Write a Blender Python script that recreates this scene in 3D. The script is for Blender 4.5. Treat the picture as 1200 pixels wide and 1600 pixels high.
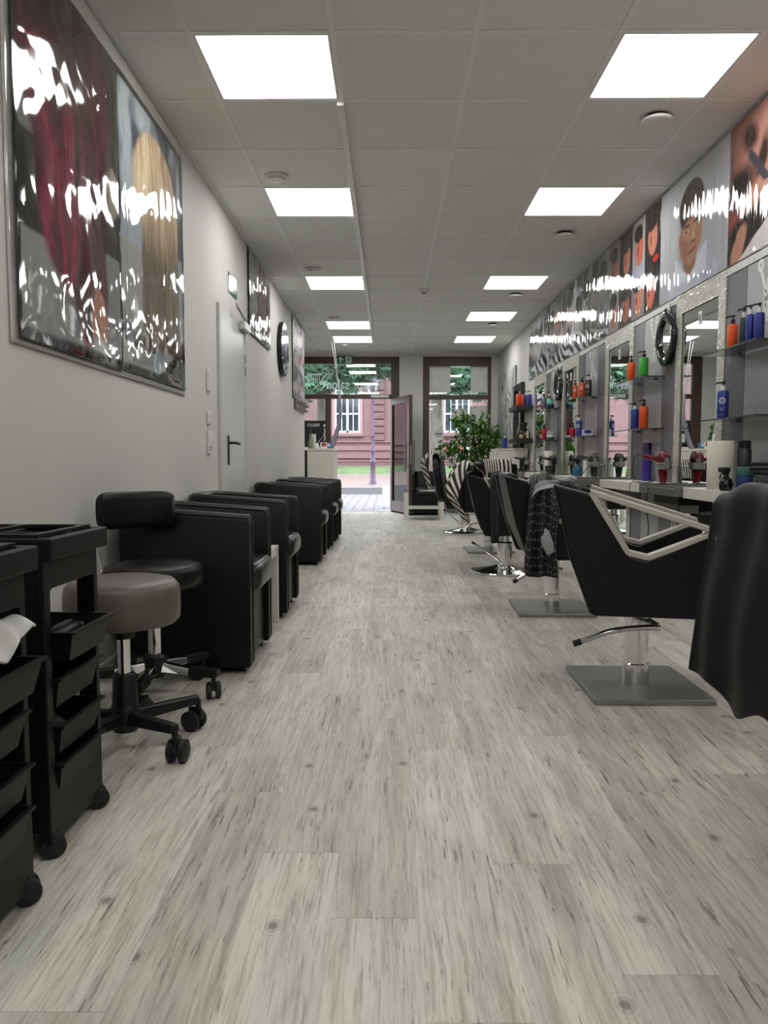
import bpy, bmesh, math, random
import numpy as np
from mathutils import Vector, Matrix

for _o in list(bpy.data.objects):
    bpy.data.objects.remove(_o)
SC = bpy.context.scene
COL = SC.collection
RNG = random.Random(7)

# ------------------------------------------------------------------ camera, world, exposure
F_PX = 1185.0
PITCH = math.atan(82 / F_PX)
YAW = math.atan(8 * math.cos(PITCH) / F_PX)
cam_d = bpy.data.cameras.new('camera')
cam_d.sensor_fit = 'VERTICAL'
cam_d.sensor_height = 36.0
cam_d.lens = F_PX / 1600.0 * 36.0
cam_d.clip_start = 0.02
cam_d.clip_end = 300
cam = bpy.data.objects.new('camera', cam_d)
COL.objects.link(cam)
cam.location = (0, 0, 0.92)
cam.rotation_euler = (math.pi / 2 - PITCH, 0, YAW)
SC.camera = cam

SC.view_settings.view_transform = 'Standard'
SC.view_settings.look = 'None'
SC.view_settings.gamma = 1.0
SC.view_settings.use_curve_mapping = False
SC.view_settings.exposure = 0.36
SC.cycles.use_denoising = True
SC.cycles.use_adaptive_sampling = True
SC.cycles.adaptive_threshold = 0.06
SC.cycles.max_bounces = 8
SC.cycles.diffuse_bounces = 3
SC.cycles.glossy_bounces = 4
SC.cycles.transparent_max_bounces = 12
SC.cycles.sample_clamp_indirect = 6.0
SC.cycles.blur_glossy = 0.3
SC.cycles.caustics_reflective = False
SC.cycles.caustics_refractive = False

SKY_STRENGTH = 5.5
PANEL_STRENGTH = 9.5
world = bpy.data.worlds.new('overcast_sky')
SC.world = world
world.use_nodes = True
wn = world.node_tree
wn.nodes.clear()
w_out = wn.nodes.new('ShaderNodeOutputWorld')
w_bg = wn.nodes.new('ShaderNodeBackground')
w_bg.inputs['Color'].default_value = (0.86, 0.94, 1.0, 1)
w_bg.inputs['Strength'].default_value = SKY_STRENGTH
wn.links.new(w_bg.outputs[0], w_out.inputs[0])

# ------------------------------------------------------------------ helpers
def c8(r, g, b):
    def f(v):
        v /= 255.0
        return v / 12.92 if v <= 0.04045 else ((v + 0.055) / 1.055) ** 2.4
    return (f(r), f(g), f(b))

MATS = {}

def mat(name, col, rough=0.5, metal=0.0, var=0.06, scale=14.0, bump=0.0, spec=0.5, coat=0.0, sheen=0.0, stretch=None, trans=0.0):
    """Principled material with a little procedural variation in tone and relief."""
    if name in MATS:
        return MATS[name]
    m = bpy.data.materials.new(name)
    m.use_nodes = True
    nt = m.node_tree
    b = nt.nodes['Principled BSDF']
    tc = nt.nodes.new('ShaderNodeTexCoord')
    mp = nt.nodes.new('ShaderNodeMapping')
    if stretch:
        mp.inputs['Scale'].default_value = stretch
    nz = nt.nodes.new('ShaderNodeTexNoise')
    nz.inputs['Scale'].default_value = scale
    nz.inputs['Detail'].default_value = 4
    rp = nt.nodes.new('ShaderNodeValToRGB')
    lo = tuple(max(0, v * (1 - var)) for v in col)
    hi = tuple(min(1, v * (1 + var)) for v in col)
    rp.color_ramp.elements[0].position = 0.3
    rp.color_ramp.elements[1].position = 0.7
    rp.color_ramp.elements[0].color = (*lo, 1)
    rp.color_ramp.elements[1].color = (*hi, 1)
    L = nt.links.new
    L(tc.outputs['Object'], mp.inputs['Vector'])
    L(mp.outputs[0], nz.inputs['Vector'])
    L(nz.outputs['Fac'], rp.inputs[0])
    L(rp.outputs[0], b.inputs['Base Color'])
    b.inputs['Roughness'].default_value = rough
    b.inputs['Metallic'].default_value = metal
    b.inputs['Specular IOR Level'].default_value = spec
    b.inputs['Coat Weight'].default_value = coat
    b.inputs['Coat Roughness'].default_value = 0.08
    b.inputs['Sheen Weight'].default_value = sheen
    b.inputs['Transmission Weight'].default_value = trans
    if bump > 0:
        bp = nt.nodes.new('ShaderNodeBump')
        bp.inputs['Strength'].default_value = bump
        bp.inputs['Distance'].default_value = 0.003
        n2 = nt.nodes.new('ShaderNodeTexNoise')
        n2.inputs['Scale'].default_value = scale * 8
        n2.inputs['Detail'].default_value = 5
        L(mp.outputs[0], n2.inputs['Vector'])
        L(n2.outputs['Fac'], bp.inputs['Height'])
        L(bp.outputs[0], b.inputs['Normal'])
    MATS[name] = m
    return m

def emit(name, col, strength):
    m = bpy.data.materials.new(name)
    m.use_nodes = True
    b = m.node_tree.nodes['Principled BSDF']
    b.inputs['Base Color'].default_value = (0.8, 0.8, 0.8, 1)
    b.inputs['Emission Color'].default_value = (*col, 1)
    b.inputs['Emission Strength'].default_value = strength
    MATS[name] = m
    return m

def glass(name, tint=(1, 1, 1), rough=0.0, refl=1.0):
    """Thin pane: straight transmission plus Fresnel reflection."""
    m = bpy.data.materials.new(name)
    m.use_nodes = True
    nt = m.node_tree
    nt.nodes.clear()
    o = nt.nodes.new('ShaderNodeOutputMaterial')
    mx = nt.nodes.new('ShaderNodeMixShader')
    t = nt.nodes.new('ShaderNodeBsdfTransparent')
    t.inputs['Color'].default_value = (*tint, 1)
    g = nt.nodes.new('ShaderNodeBsdfGlossy')
    g.inputs['Roughness'].default_value = rough
    fr = nt.nodes.new('ShaderNodeFresnel')
    fr.inputs['IOR'].default_value = 1.5
    mu = nt.nodes.new('ShaderNodeMath')
    mu.operation = 'MULTIPLY'
    mu.inputs[1].default_value = refl
    mu.use_clamp = True
    L = nt.links.new
    L(fr.outputs[0], mu.inputs[0])
    L(mu.outputs[0], mx.inputs[0])
    L(t.outputs[0], mx.inputs[1])
    L(g.outputs[0], mx.inputs[2])
    L(mx.outputs[0], o.inputs['Surface'])
    MATS[name] = m
    return m

class MB:
    """Collects shapes; build() links them as one mesh object."""
    def __init__(self):
        self.v = []
        self.f = []
    def add(self, verts, faces):
        o = len(self.v)
        self.v.extend([tuple(p) for p in verts])
        self.f.extend([tuple(i + o for i in fc) for fc in faces])
        return self
    def box(self, x0, x1, y0, y1, z0, z1, b=0.0, seg=2):
        if b <= 0:
            self.add([(x0, y0, z0), (x1, y0, z0), (x1, y1, z0), (x0, y1, z0), (x0, y0, z1), (x1, y0, z1), (x1, y1, z1), (x0, y1, z1)],
                     [(0, 3, 2, 1), (4, 5, 6, 7), (0, 1, 5, 4), (1, 2, 6, 5), (2, 3, 7, 6), (3, 0, 4, 7)])
            return self
        bm = bmesh.new()
        bmesh.ops.create_cube(bm, size=1)
        for v in bm.verts:
            v.co = Vector(((x0 + x1) / 2 + v.co.x * (x1 - x0), (y0 + y1) / 2 + v.co.y * (y1 - y0), (z0 + z1) / 2 + v.co.z * (z1 - z0)))
        b = min(b, 0.49 * min(abs(x1 - x0), abs(y1 - y0), abs(z1 - z0)))
        bmesh.ops.bevel(bm, geom=list(bm.edges), offset=b, segments=seg, profile=0.5, affect='EDGES')
        self.from_bm(bm)
        return self
    def from_bm(self, bm):
        bm.verts.index_update()
        self.add([v.co for v in bm.verts], [[v.index for v in f.verts] for f in bm.faces])
        bm.free()
    def lathe(self, prof, n=20, at=(0, 0, 0), axis='z', caps=True):
        vs, fs = [], []
        for (r, z) in prof:
            for k in range(n):
                a = 2 * math.pi * k / n
                p = (r * math.cos(a), r * math.sin(a), z)
                if axis == 'x':
                    p = (p[2], p[0], p[1])
                elif axis == 'y':
                    p = (p[1], p[2], p[0])
                vs.append((p[0] + at[0], p[1] + at[1], p[2] + at[2]))
        for i in range(len(prof) - 1):
            for k in range(n):
                k2 = (k + 1) % n
                fs.append((i * n + k, i * n + k2, (i + 1) * n + k2, (i + 1) * n + k))
        if caps:
            fs.append(tuple(range(n - 1, -1, -1)))
            fs.append(tuple((len(prof) - 1) * n + k for k in range(n)))
        return self.add(vs, fs)
    def tube(self, path, r, n=8, closed=False, caps=True):
        P = [Vector(p) for p in path]
        rs = r if isinstance(r, (list, tuple)) else [r] * len(P)
        vs, fs = [], []
        up = None
        m = len(P)
        for i, p in enumerate(P):
            if closed:
                t = (P[(i + 1) % m] - P[i - 1])
            else:
                t = (P[min(i + 1, m - 1)] - P[max(i - 1, 0)])
            if t.length < 1e-9:
                t = Vector((0, 0, 1))
            t.normalize()
            if up is None:
                up = Vector((0, 0, 1)) if abs(t.z) < 0.9 else Vector((1, 0, 0))
            a = t.cross(up)
            if a.length < 1e-6:
                a = t.cross(Vector((0, 1, 0.01)))
            a.normalize()
            bb = a.cross(t).normalized()
            up = bb
            for k in range(n):
                an = 2 * math.pi * k / n
                vs.append(p + a * (rs[i] * math.cos(an)) + bb * (rs[i] * math.sin(an)))
        for i in range(m if closed else m - 1):
            j = (i + 1) % m
            for k in range(n):
                k2 = (k + 1) % n
                fs.append((i * n + k, i * n + k2, j * n + k2, j * n + k))
        if caps and not closed:
            fs.append(tuple(range(n - 1, -1, -1)))
            fs.append(tuple((m - 1) * n + k for k in range(n)))
        return self.add(vs, fs)
    def prism(self, poly, d0, d1, plane='xz'):
        """Extrude a polygon; plane xz extrudes along y, xy along z, yz along x."""
        n = len(poly)
        def P(a, b, d):
            return (a, d, b) if plane == 'xz' else ((a, b, d) if plane == 'xy' else (d, a, b))
        vs = [P(a, b, d0) for a, b in poly] + [P(a, b, d1) for a, b in poly]
        fs = [tuple(range(n)), tuple(range(2 * n - 1, n - 1, -1))]
        for i in range(n):
            j = (i + 1) % n
            fs.append((i, n + i, n + j, j))
        return self.add(vs, fs)
    def plate(self, outer, holes, d0, d1, plane='xz'):
        """Polygon plate with polygon holes, extruded (triangulated by bmesh fill)."""
        bm = bmesh.new()
        for loop in [outer] + holes:
            vv = [bm.verts.new((a, b, 0)) for a, b in loop]
            for i in range(len(vv)):
                bm.edges.new((vv[i], vv[(i + 1) % len(vv)]))
        r = bmesh.ops.triangle_fill(bm, edges=list(bm.edges), use_beauty=True, use_dissolve=False)
        faces = [g for g in r['geom'] if isinstance(g, bmesh.types.BMFace)]
        ex = bmesh.ops.extrude_face_region(bm, geom=faces)
        for g in ex['geom']:
            if isinstance(g, bmesh.types.BMVert):
                g.co.z = 1.0
        for v in bm.verts:
            a, b, t = v.co
            d = d0 + (d1 - d0) * t
            v.co = Vector((a, d, b)) if plane == 'xz' else (Vector((a, b, d)) if plane == 'xy' else Vector((d, a, b)))
        bmesh.ops.recalc_face_normals(bm, faces=list(bm.faces))
        self.from_bm(bm)
        return self
    def xform(self, M):
        self.v = [tuple(M @ Vector(p)) for p in self.v]
        return self
    def mesh(self, name, smooth=None):
        me = bpy.data.meshes.new(name)
        me.from_pydata(self.v, [], self.f)
        bm = bmesh.new()
        bm.from_mesh(me)
        bmesh.ops.recalc_face_normals(bm, faces=list(bm.faces))
        bm.to_mesh(me)
        bm.free()
        if smooth is not None:
            me.polygons.foreach_set('use_smooth', [True] * len(me.polygons))
            me.set_sharp_from_angle(angle=math.radians(smooth))
        me.update()
        return me
    def build(self, name, m, parent=None, smooth=None, bevel=0.0):
        o = bpy.data.objects.new(name, self.mesh(name, smooth))
        if m is not None:
            o.data.materials.append(m)
        COL.objects.link(o)
        o.parent = parent
        if bevel > 0:
            md = o.modifiers.new('bevel', 'BEVEL')
            md.width = bevel
            md.segments = 2
            md.limit_method = 'ANGLE'
        return o

def thing(name, label, cat, loc=(0, 0, 0), rz=0.0, group=None):
    o = bpy.data.objects.new(name, None)
    o.empty_display_size = 0.1
    COL.objects.link(o)
    o.location = loc
    o.rotation_euler = (0, 0, rz)
    return tag(o, label, cat, group)

def tag(o, label, cat, group=None):
    o['label'] = label
    o['category'] = cat
    if group:
        o['group'] = group
    return o

def struct(o, label=None):
    o['kind'] = 'structure'
    if label:
        o['label'] = label
    return o

def structroot(name, label=None, loc=(0, 0, 0), rz=0):
    o = bpy.data.objects.new(name, None)
    o.empty_display_size = 0.1
    COL.objects.link(o)
    o.location = loc
    o.rotation_euler = (0, 0, rz)
    return struct(o, label)

def dup(root, loc, rz, label, group=None):
    r = root.copy()
    COL.objects.link(r)
    r.location = loc
    r.rotation_euler = (0, 0, rz)
    r['label'] = label
    if group:
        r['group'] = group
    for ch in list(root.children):
        c = ch.copy()
        COL.objects.link(c)
        c.parent = r
        for g in list(ch.children):
            d = g.copy()
            COL.objects.link(d)
            d.parent = c
    return r

def noise2(h, w, cu, cv, seed, octaves=1):
    """Smooth value noise on an h x w grid with cu x cv cells."""
    out = np.zeros((h, w))
    amp = 1.0
    tot = 0
    for o in range(octaves):
        r = np.random.RandomState(seed + o * 101)
        nu, nv = int(cu * 2 ** o) + 3, int(cv * 2 ** o) + 3
        g = r.rand(nv, nu)
        u = np.linspace(0, cu * 2 ** o, w)
        v = np.linspace(0, cv * 2 ** o, h)
        iu, iv = u.astype(int), v.astype(int)
        fu, fv = u - iu, v - iv
        fu = fu * fu * (3 - 2 * fu)
        fv = fv * fv * (3 - 2 * fv)
        a = g[iv][:, iu] * (1 - fu) + g[iv][:, iu + 1] * fu
        b = g[iv + 1][:, iu] * (1 - fu) + g[iv + 1][:, iu + 1] * fu
        out += amp * (a * (1 - fv)[:, None] + b * fv[:, None])
        tot += amp
        amp *= 0.5
    return out / tot

# ------------------------------------------------------------------ room constants
XL, XR = -1.22, 1.925
YB, YF = -2.6, 13.4
YC = 10.98            # where the left wall steps back
XL2 = -2.35
ZC = 2.766

WALL = mat('wall_paint', c8(205, 203, 198), 0.65, var=0.015, scale=3, bump=0.04)
WHITE = mat('white_lacquer', c8(222, 219, 208), 0.35, var=0.02)
WHITE_PLASTIC = mat('white_plastic', c8(225, 225, 220), 0.4, var=0.02)
CEILM = mat('ceiling_tile', c8(230, 231, 228), 0.85, var=0.02, scale=5, bump=0.05)
BAR = mat('ceiling_bar', c8(236, 237, 236), 0.5, var=0.02)
BLACKL = mat('black_leather', c8(11, 10, 9), 0.40, var=0.1, scale=30, bump=0.12, spec=0.3)
BLACKP = mat('black_plastic', c8(12, 12, 12), 0.4, var=0.08, scale=20, spec=0.4)
TROLLEY = mat('trolley_plastic', c8(13, 13, 12), 0.5, var=0.08, scale=20, bump=0.03, spec=0.3)
CHROME = mat('chrome', (0.78, 0.78, 0.78), 0.09, metal=1.0, var=0.02)
STEEL = mat('brushed_steel', c8(150, 150, 148), 0.38, metal=0.75, var=0.06, scale=6, stretch=(1, 40, 1))
SILVER = mat('silver_paint', c8(190, 186, 176), 0.4, metal=0.35, var=0.03)
BROWN = mat('brown_frame', c8(74, 54, 44), 0.4, var=0.05)
PANE = glass('window_glass', (0.93, 0.97, 0.95), 0.0, 1.6)
SHELFG = glass('shelf_glass', (0.42, 0.45, 0.45), 0.02, 1.6)
GREYL = mat('light_grey_board', c8(158, 158, 160), 0.3, var=0.015)
GREYD = mat('dark_grey_board', c8(94, 95, 100), 0.3, var=0.02)
MIRROR = mat('mirror_silver', (0.86, 0.9, 0.88), 0.0, metal=1.0, var=0.0)
RUBBER = mat('black_rubber', c8(16, 16, 16), 0.6, var=0.08)
CABLE = mat('cable_black', c8(14, 14, 14), 0.45, var=0.05)

# ------------------------------------------------------------------ floor of planks
def wood_material():
    m = bpy.data.materials.new('whitewashed_pine_vinyl')
    m.use_nodes = True
    nt = m.node_tree
    b = nt.nodes['Principled BSDF']
    N = nt.nodes.new
    L = nt.links.new
    tc = N('ShaderNodeTexCoord')
    oi = N('ShaderNodeObjectInfo')
    mul = N('ShaderNodeVectorMath'); mul.operation = 'SCALE'
    mul.inputs[0].default_value = (61.0, 173.0, 29.0)
    L(oi.outputs['Random'], mul.inputs['Scale'])
    add = N('ShaderNodeVectorMath'); add.operation = 'ADD'
    L(tc.outputs['Object'], add.inputs[0]); L(mul.outputs[0], add.inputs[1])
    # wavy distortion so that the grain is not ruler straight
    wv = N('ShaderNodeTexNoise'); wv.inputs['Scale'].default_value = 3.2; wv.inputs['Detail'].default_value = 2
    L(add.outputs[0], wv.inputs['Vector'])
    wsub = N('ShaderNodeVectorMath'); wsub.operation = 'MULTIPLY_ADD'
    wsub.inputs[1].default_value = (0.016, 0.0, 0.0)
    L(wv.outputs['Color'], wsub.inputs[0]); L(add.outputs[0], wsub.inputs[2])
    def noise(scale, detail, sx, sy, rough=0.6):
        mp = N('ShaderNodeMapping'); mp.inputs['Scale'].default_value = (sx, sy, 1)
        L(wsub.outputs[0], mp.inputs['Vector'])
        n = N('ShaderNodeTexNoise'); n.inputs['Scale'].default_value = scale
        n.inputs['Detail'].default_value = detail; n.inputs['Roughness'].default_value = rough
        L(mp.outputs[0], n.inputs['Vector'])
        return n
    def ramp(src, p0, p1, c0=(0, 0, 0, 1), c1=(1, 1, 1, 1)):
        r = N('ShaderNodeValToRGB')
        r.color_ramp.elements[0].position = p0; r.color_ramp.elements[0].color = c0
        r.color_ramp.elements[1].position = p1; r.color_ramp.elements[1].color = c1
        L(src, r.inputs[0]); return r
    def mixc(fac, a, bcol):
        mx = N('ShaderNodeMix'); mx.data_type = 'RGBA'
        L(fac, mx.inputs['Factor'])
        if isinstance(a, tuple): mx.inputs['A'].default_value = a
        else: L(a, mx.inputs['A'])
        if isinstance(bcol, tuple): mx.inputs['B'].default_value = bcol
        else: L(bcol, mx.inputs['B'])
        return mx.outputs['Result']
    def mulf(a, bb):
        mm = N('ShaderNodeMath'); mm.operation = 'MULTIPLY'
        L(a, mm.inputs[0])
        if isinstance(bb, float): mm.inputs[1].default_value = bb
        else: L(bb, mm.inputs[1])
        return mm.outputs[0]
    blotch = noise(2.6, 4, 2.2, 0.8)
    streak = noise(18, 8, 1.0, 0.07, 0.72)
    fine = noise(120, 5, 1.0, 0.05, 0.7)
    crack = noise(80, 6, 1.0, 0.06, 0.75)
    light = (*c8(224, 220, 208), 1)
    cool = (*c8(206, 206, 200), 1)
    mid = (*c8(152, 145, 131), 1)
    dark = (*c8(92, 81, 68), 1)
    br = ramp(blotch.outputs['Fac'], 0.38, 0.66)
    col = mixc(br.outputs[0], light, cool)
    sr = ramp(streak.outputs['Fac'], 0.42, 0.64)
    b2 = noise(3.3, 3, 1.6, 0.5)
    b2r = ramp(b2.outputs['Fac'], 0.28, 0.60)
    sfac = mulf(sr.outputs[0], b2r.outputs[0])
    col = mixc(mulf(sfac, 0.72), col, mid)
    fr = ramp(fine.outputs['Fac'], 0.47, 0.66)
    col = mixc(mulf(fr.outputs[0], 0.65), col, mid)
    cr = ramp(crack.outputs['Fac'], 0.575, 0.615)
    cfac = mulf(cr.outputs[0], ramp(b2.outputs['Fac'], 0.36, 0.56).outputs[0])
    col = mixc(mulf(cfac, 0.8), col, dark)
    # knots
    mpv = N('ShaderNodeMapping'); mpv.inputs['Scale'].default_value = (2.6, 2.0, 0.01)
    L(wsub.outputs[0], mpv.inputs['Vector'])
    vo = N('ShaderNodeTexVoronoi'); vo.inputs['Scale'].default_value = 1.0
    vo.voronoi_dimensions = '2D'
    L(mpv.outputs[0], vo.inputs['Vector'])
    k1 = ramp(vo.outputs['Distance'], 0.010, 0.042, (1, 1, 1, 1), (0, 0, 0, 1))
    wav = N('ShaderNodeMath'); wav.operation = 'SINE'
    dn = N('ShaderNodeMath'); dn.operation = 'MULTIPLY_ADD'; dn.inputs[1].default_value = 7.0
    L(fine.outputs['Fac'], dn.inputs[0]); L(mulf(vo.outputs['Distance'], 260.0), dn.inputs[2])
    L(dn.outputs[0], wav.inputs[0])
    wr = ramp(wav.outputs[0], 0.0, 0.9)
    k2 = ramp(vo.outputs['Distance'], 0.034, 0.085, (1, 1, 1, 1), (0, 0, 0, 1))
    col = mixc(mulf(mulf(k2.outputs[0], wr.outputs[0]), 0.30), col, dark)
    col = mixc(mulf(k1.outputs[0], 0.7), col, dark)
    # whole-plank tone
    tone = ramp(oi.outputs['Random'], 0.0, 1.0, (0.80, 0.79, 0.77, 1), (1.0, 1.0, 0.99, 1))
    mm = N('ShaderNodeMix'); mm.data_type = 'RGBA'; mm.blend_type = 'MULTIPLY'
    mm.inputs['Factor'].default_value = 1.0
    L(col, mm.inputs['A']); L(tone.outputs[0], mm.inputs['B'])
    L(mm.outputs['Result'], b.inputs['Base Color'])
    b.inputs['Roughness'].default_value = 0.42
    b.inputs['Specular IOR Level'].default_value = 0.4
    bp = N('ShaderNodeBump'); bp.inputs['Strength'].default_value = 0.25; bp.inputs['Distance'].default_value = 0.002
    inv = N('ShaderNodeMath'); inv.operation = 'SUBTRACT'; inv.inputs[0].default_value = 1.0
    L(cfac, inv.inputs[1])
    ad = N('ShaderNodeMath'); ad.operation = 'MULTIPLY_ADD'
    L(fine.outputs['Fac'], ad.inputs[0]); ad.inputs[1].default_value = -0.35
    L(inv.outputs[0], ad.inputs[2])
    L(ad.outputs[0], bp.inputs['Height'])
    L(bp.outputs[0], b.inputs['Normal'])
    return m

WOOD = wood_material()
floor = MB().box(XL2, XR + 0.1, YB - 0.1, YF + 0.05, -0.06, -0.004).build('floor', mat('floor_screed', c8(70, 66, 60), 0.8))
struct(floor, 'whitewashed wood plank floor')
PW, PLEN, X0 = 0.178, 1.178, -0.117
plank_meshes = {}
def plank(x, y0, y1, wdt=PW):
    key = (round(wdt, 4), round(y1 - y0, 3))
    if key not in plank_meshes:
        w2, l2 = wdt / 2, (y1 - y0) / 2 - 0.0003
        mb = MB()
        c = 0.0004
        mb.add([(-w2, -l2, -0.004), (w2, -l2, -0.004), (w2, l2, -0.004), (-w2, l2, -0.004),
                (-w2, -l2, -c), (w2, -l2, -c), (w2, l2, -c), (-w2, l2, -c),
                (-w2 + c, -l2 + c, 0), (w2 - c, -l2 + c, 0), (w2 - c, l2 - c, 0), (-w2 + c, l2 - c, 0)],
               [(0, 1, 5, 4), (1, 2, 6, 5), (2, 3, 7, 6), (3, 0, 4, 7), (4, 5, 9, 8), (5, 6, 10, 9), (6, 7, 11, 10), (7, 4, 8, 11), (8, 9, 10, 11)])
        me = mb.mesh('plank')
        me.materials.append(WOOD)
        plank_meshes[key] = me
    o = bpy.data.objects.new('plank', plank_meshes[key])
    COL.objects.link(o)
    o.parent = floor
    o.location = (x, (y0 + y1) / 2, 0)
JOINT = {0: 1.465, -1: 1.72, -2: 2.044, 2: 1.672, 3: 1.30, 1: 2.36, -3: 2.38, -4: 1.20, 4: 2.05}
for k in range(-7, 12):
    xa, xb = X0 + PW * k, X0 + PW * (k + 1)
    xa, xb = max(xa, XL), min(xb, XR)
    if xb - xa < 0.02:
        continue
    off = JOINT.get(k, 1.2 + RNG.random() * PLEN)
    y = off - PLEN * 4
    while y < YF:
        a, bnd = max(y, YB), min(y + PLEN, YF)
        if bnd - a > 0.02:
            plank((xa + xb) / 2, a, bnd, xb - xa)
        y += PLEN
for k in range(-13, -6):
    xa, xb = max(X0 + PW * k, XL2), min(X0 + PW * (k + 1), XL)
    if xb - xa > 0.02:
        for (a, bnd) in ((YC, 11.7 + 0.1 * (k % 5)), (11.7 + 0.1 * (k % 5), YF)):
            plank((xa + xb) / 2, a, bnd, xb - xa)

# ------------------------------------------------------------------ walls
struct(MB().box(XL - 0.12, XL, YB, YC, 0, ZC + 0.1).build('wall_left', WALL), 'plain pale grey wall along the left side')
struct(MB().box(XL2, XL - 0.12, YC - 0.12, YC, 0, ZC + 0.1).build('wall_left_step', WALL), 'wall stepping back beside the desk')
struct(MB().box(XL2 - 0.12, XL2, YC - 0.12, YF, 0, ZC + 0.1).build('wall_left_recess', WALL), 'wall of the recess behind the desk')
struct(MB().box(XR, XR + 0.12, YB, YF, 0, ZC + 0.1).build('wall_right', WALL), 'pale wall behind the mirrors')
struct(MB().box(XL - 0.12, XR + 0.12, YB - 0.12, YB, 0, ZC + 0.1).build('wall_back', WALL), 'wall behind the viewer')
fw = MB()
fw.box(XL2 - 0.12, -1.66, YF, YF + 0.3, -0.1, ZC + 0.1)
fw.box(0.178, 0.591, YF, YF + 0.3, -0.1, ZC + 0.1)
fw.box(1.786, XR + 0.12, YF, YF + 0.3, -0.1, ZC + 0.1)
fw.box(-1.66, 0.178, YF, YF + 0.3, 2.715, ZC + 0.1)
fw.box(0.591, 1.786, YF, YF + 0.3, 2.715, ZC + 0.1)
fw.box(0.591, 1.786, YF, YF + 0.3, -0.1, 0.12)
struct(fw.build('wall_front', WALL), 'shop front wall with two tall openings')
struct(MB().box(XL, XL + 0.014, YB, 5.45, 0, 0.06, 0.003).box(XL, XL + 0.014, 6.42, YC, 0, 0.06, 0.003).build('baseboard_left', WHITE_PLASTIC), 'white skirting board along the left wall')
struct(MB().box(XR - 0.014, XR, YB, YF, 0, 0.06, 0.003).build('baseboard_right', WHITE_PLASTIC), 'white skirting board along the right wall')
# facade seen from outside is the same wall; roof slab keeps the sky out
struct(MB().box(XL2 - 0.12, XR + 0.12, YB - 0.12, YF + 0.3, ZC + 0.1, ZC + 0.25).build('ceiling_slab', WALL), 'concrete slab above the suspended ceiling')

# ------------------------------------------------------------------ ceiling: tiles, bars, lights
TP = 0.625
BX = [-0.872, -0.247, 0.378, 1.003, 1.628]
BY0 = 3.42
LIGHTS_L = [-8, -4, 0, 3, 7, 11, 13]
LIGHTS_R = [-8, -4, 0, 3, 7, 10, 13]
ceiling = MB().box(XL2, XR, YB, YF, ZC + 0.012, ZC + 0.03).build('ceiling', CEILM)
struct(ceiling, 'suspended ceiling of square tiles')
bar_l = None
xedges = [XL] + BX + [XR]
tile_mesh = {}
def tile(x0, x1, y0, y1):
    key = (round(x1 - x0, 3), round(y1 - y0, 3))
    if key not in tile_mesh:
        w, h = (x1 - x0) / 2 - 0.004, (y1 - y0) / 2 - 0.004
        me = MB().box(-w, w, -h, h, 0.0, 0.009).mesh('tile')
        me.materials.append(CEILM)
        tile_mesh[key] = me
    o = bpy.data.objects.new('tile', tile_mesh[key])
    COL.objects.link(o)
    o.parent = ceiling
    o.location = ((x0 + x1) / 2, (y0 + y1) / 2, ZC + 0.003)
kmin, kmax = -10, 16
light_slots = {(1, k) for k in LIGHTS_L} | {(4, k) for k in LIGHTS_R}
for k in range(kmin, kmax):
    y0, y1 = max(BY0 + TP * k, YB), min(BY0 + TP * (k + 1), YF)
    if y1 - y0 < 0.03:
        continue
    for i in range(len(xedges) - 1):
        if (i, k) in light_slots:
            continue
        tile(xedges[i], xedges[i + 1], y0, y1)
    if y0 > YC - 0.3:
        for (xa, xb) in ((XL2, -2.122), (-2.122, -1.497), (-1.497, XL)):
            tile(xa, xb, y0, y1)
BW = 0.012
for x in BX:
    MB().box(x - BW, x + BW, YB, YF, ZC - 0.001, ZC + 0.004).build('grid_bar', BAR, ceiling)
for k in range(kmin, kmax + 1):
    y = BY0 + TP * k
    if YB < y < YF:
        MB().box(XL2 if y > YC else XL, XR, y - BW, y + BW, ZC - 0.0015, ZC + 0.0035).build('grid_bar', BAR, ceiling)
for (n, a, b_, c_, d_) in (('trim_1', XL, XL + 0.022, YB, YC), ('trim_2', XR - 0.022, XR, YB, YF), ('trim_3', XL2, XR, YF - 0.022, YF)):
    struct(MB().box(a, b_, c_, d_, ZC - 0.003, ZC + 0.002).box(a, min(b_, a + 0.003) if n == 'trim_1' else b_, max(c_, d_ - 0.003) if n == 'trim_3' else c_, d_, ZC - 0.002, ZC + 0.004).build(n, BAR), 'pale metal edge strip where ceiling meets wall')

PANELM = emit('led_panel_light', (1.0, 1.0, 0.985), PANEL_STRENGTH)
lt = None
ORD = ['behind the viewer', 'nearest the viewer, above the foreground', 'first fully in view', 'second', 'third', 'fourth', 'fifth, closest to the shop window']
def ceiling_light(x0, k, label):
    global lt
    loc = (x0 + TP / 2, BY0 + TP * (k + 0.5), ZC)
    if lt is None:
        lt = thing('ceiling_light', label, 'ceiling light', loc, 0, 'square light panels in the ceiling')
        h = TP / 2 - BW
        f = MB()
        f.plate([(-h, -h), (h, -h), (h, h), (-h, h)], [[(-h + .012, -h + .012), (h - .012, -h + .012), (h - .012, h - .012), (-h + .012, h - .012)]], 0.0, 0.012, 'xy')
        f.build('frame', WHITE_PLASTIC, lt)
        g = h - 0.012
        MB().box(-g, g, -g, g, 0.004, 0.010).build('diffuser', PANELM, lt)
    else:
        dup(lt, loc, 0, label)
SIDE = {'L': 'left', 'R': 'right'}
for i, k in enumerate(LIGHTS_L):
    ceiling_light(BX[0], k, 'square white light panel in the %s ceiling row, %s' % ('left', ORD[i]))
for i, k in enumerate(LIGHTS_R):
    ceiling_light(BX[3], k, 'square white light panel in the %s ceiling row, %s' % ('right', ORD[i]))

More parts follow.
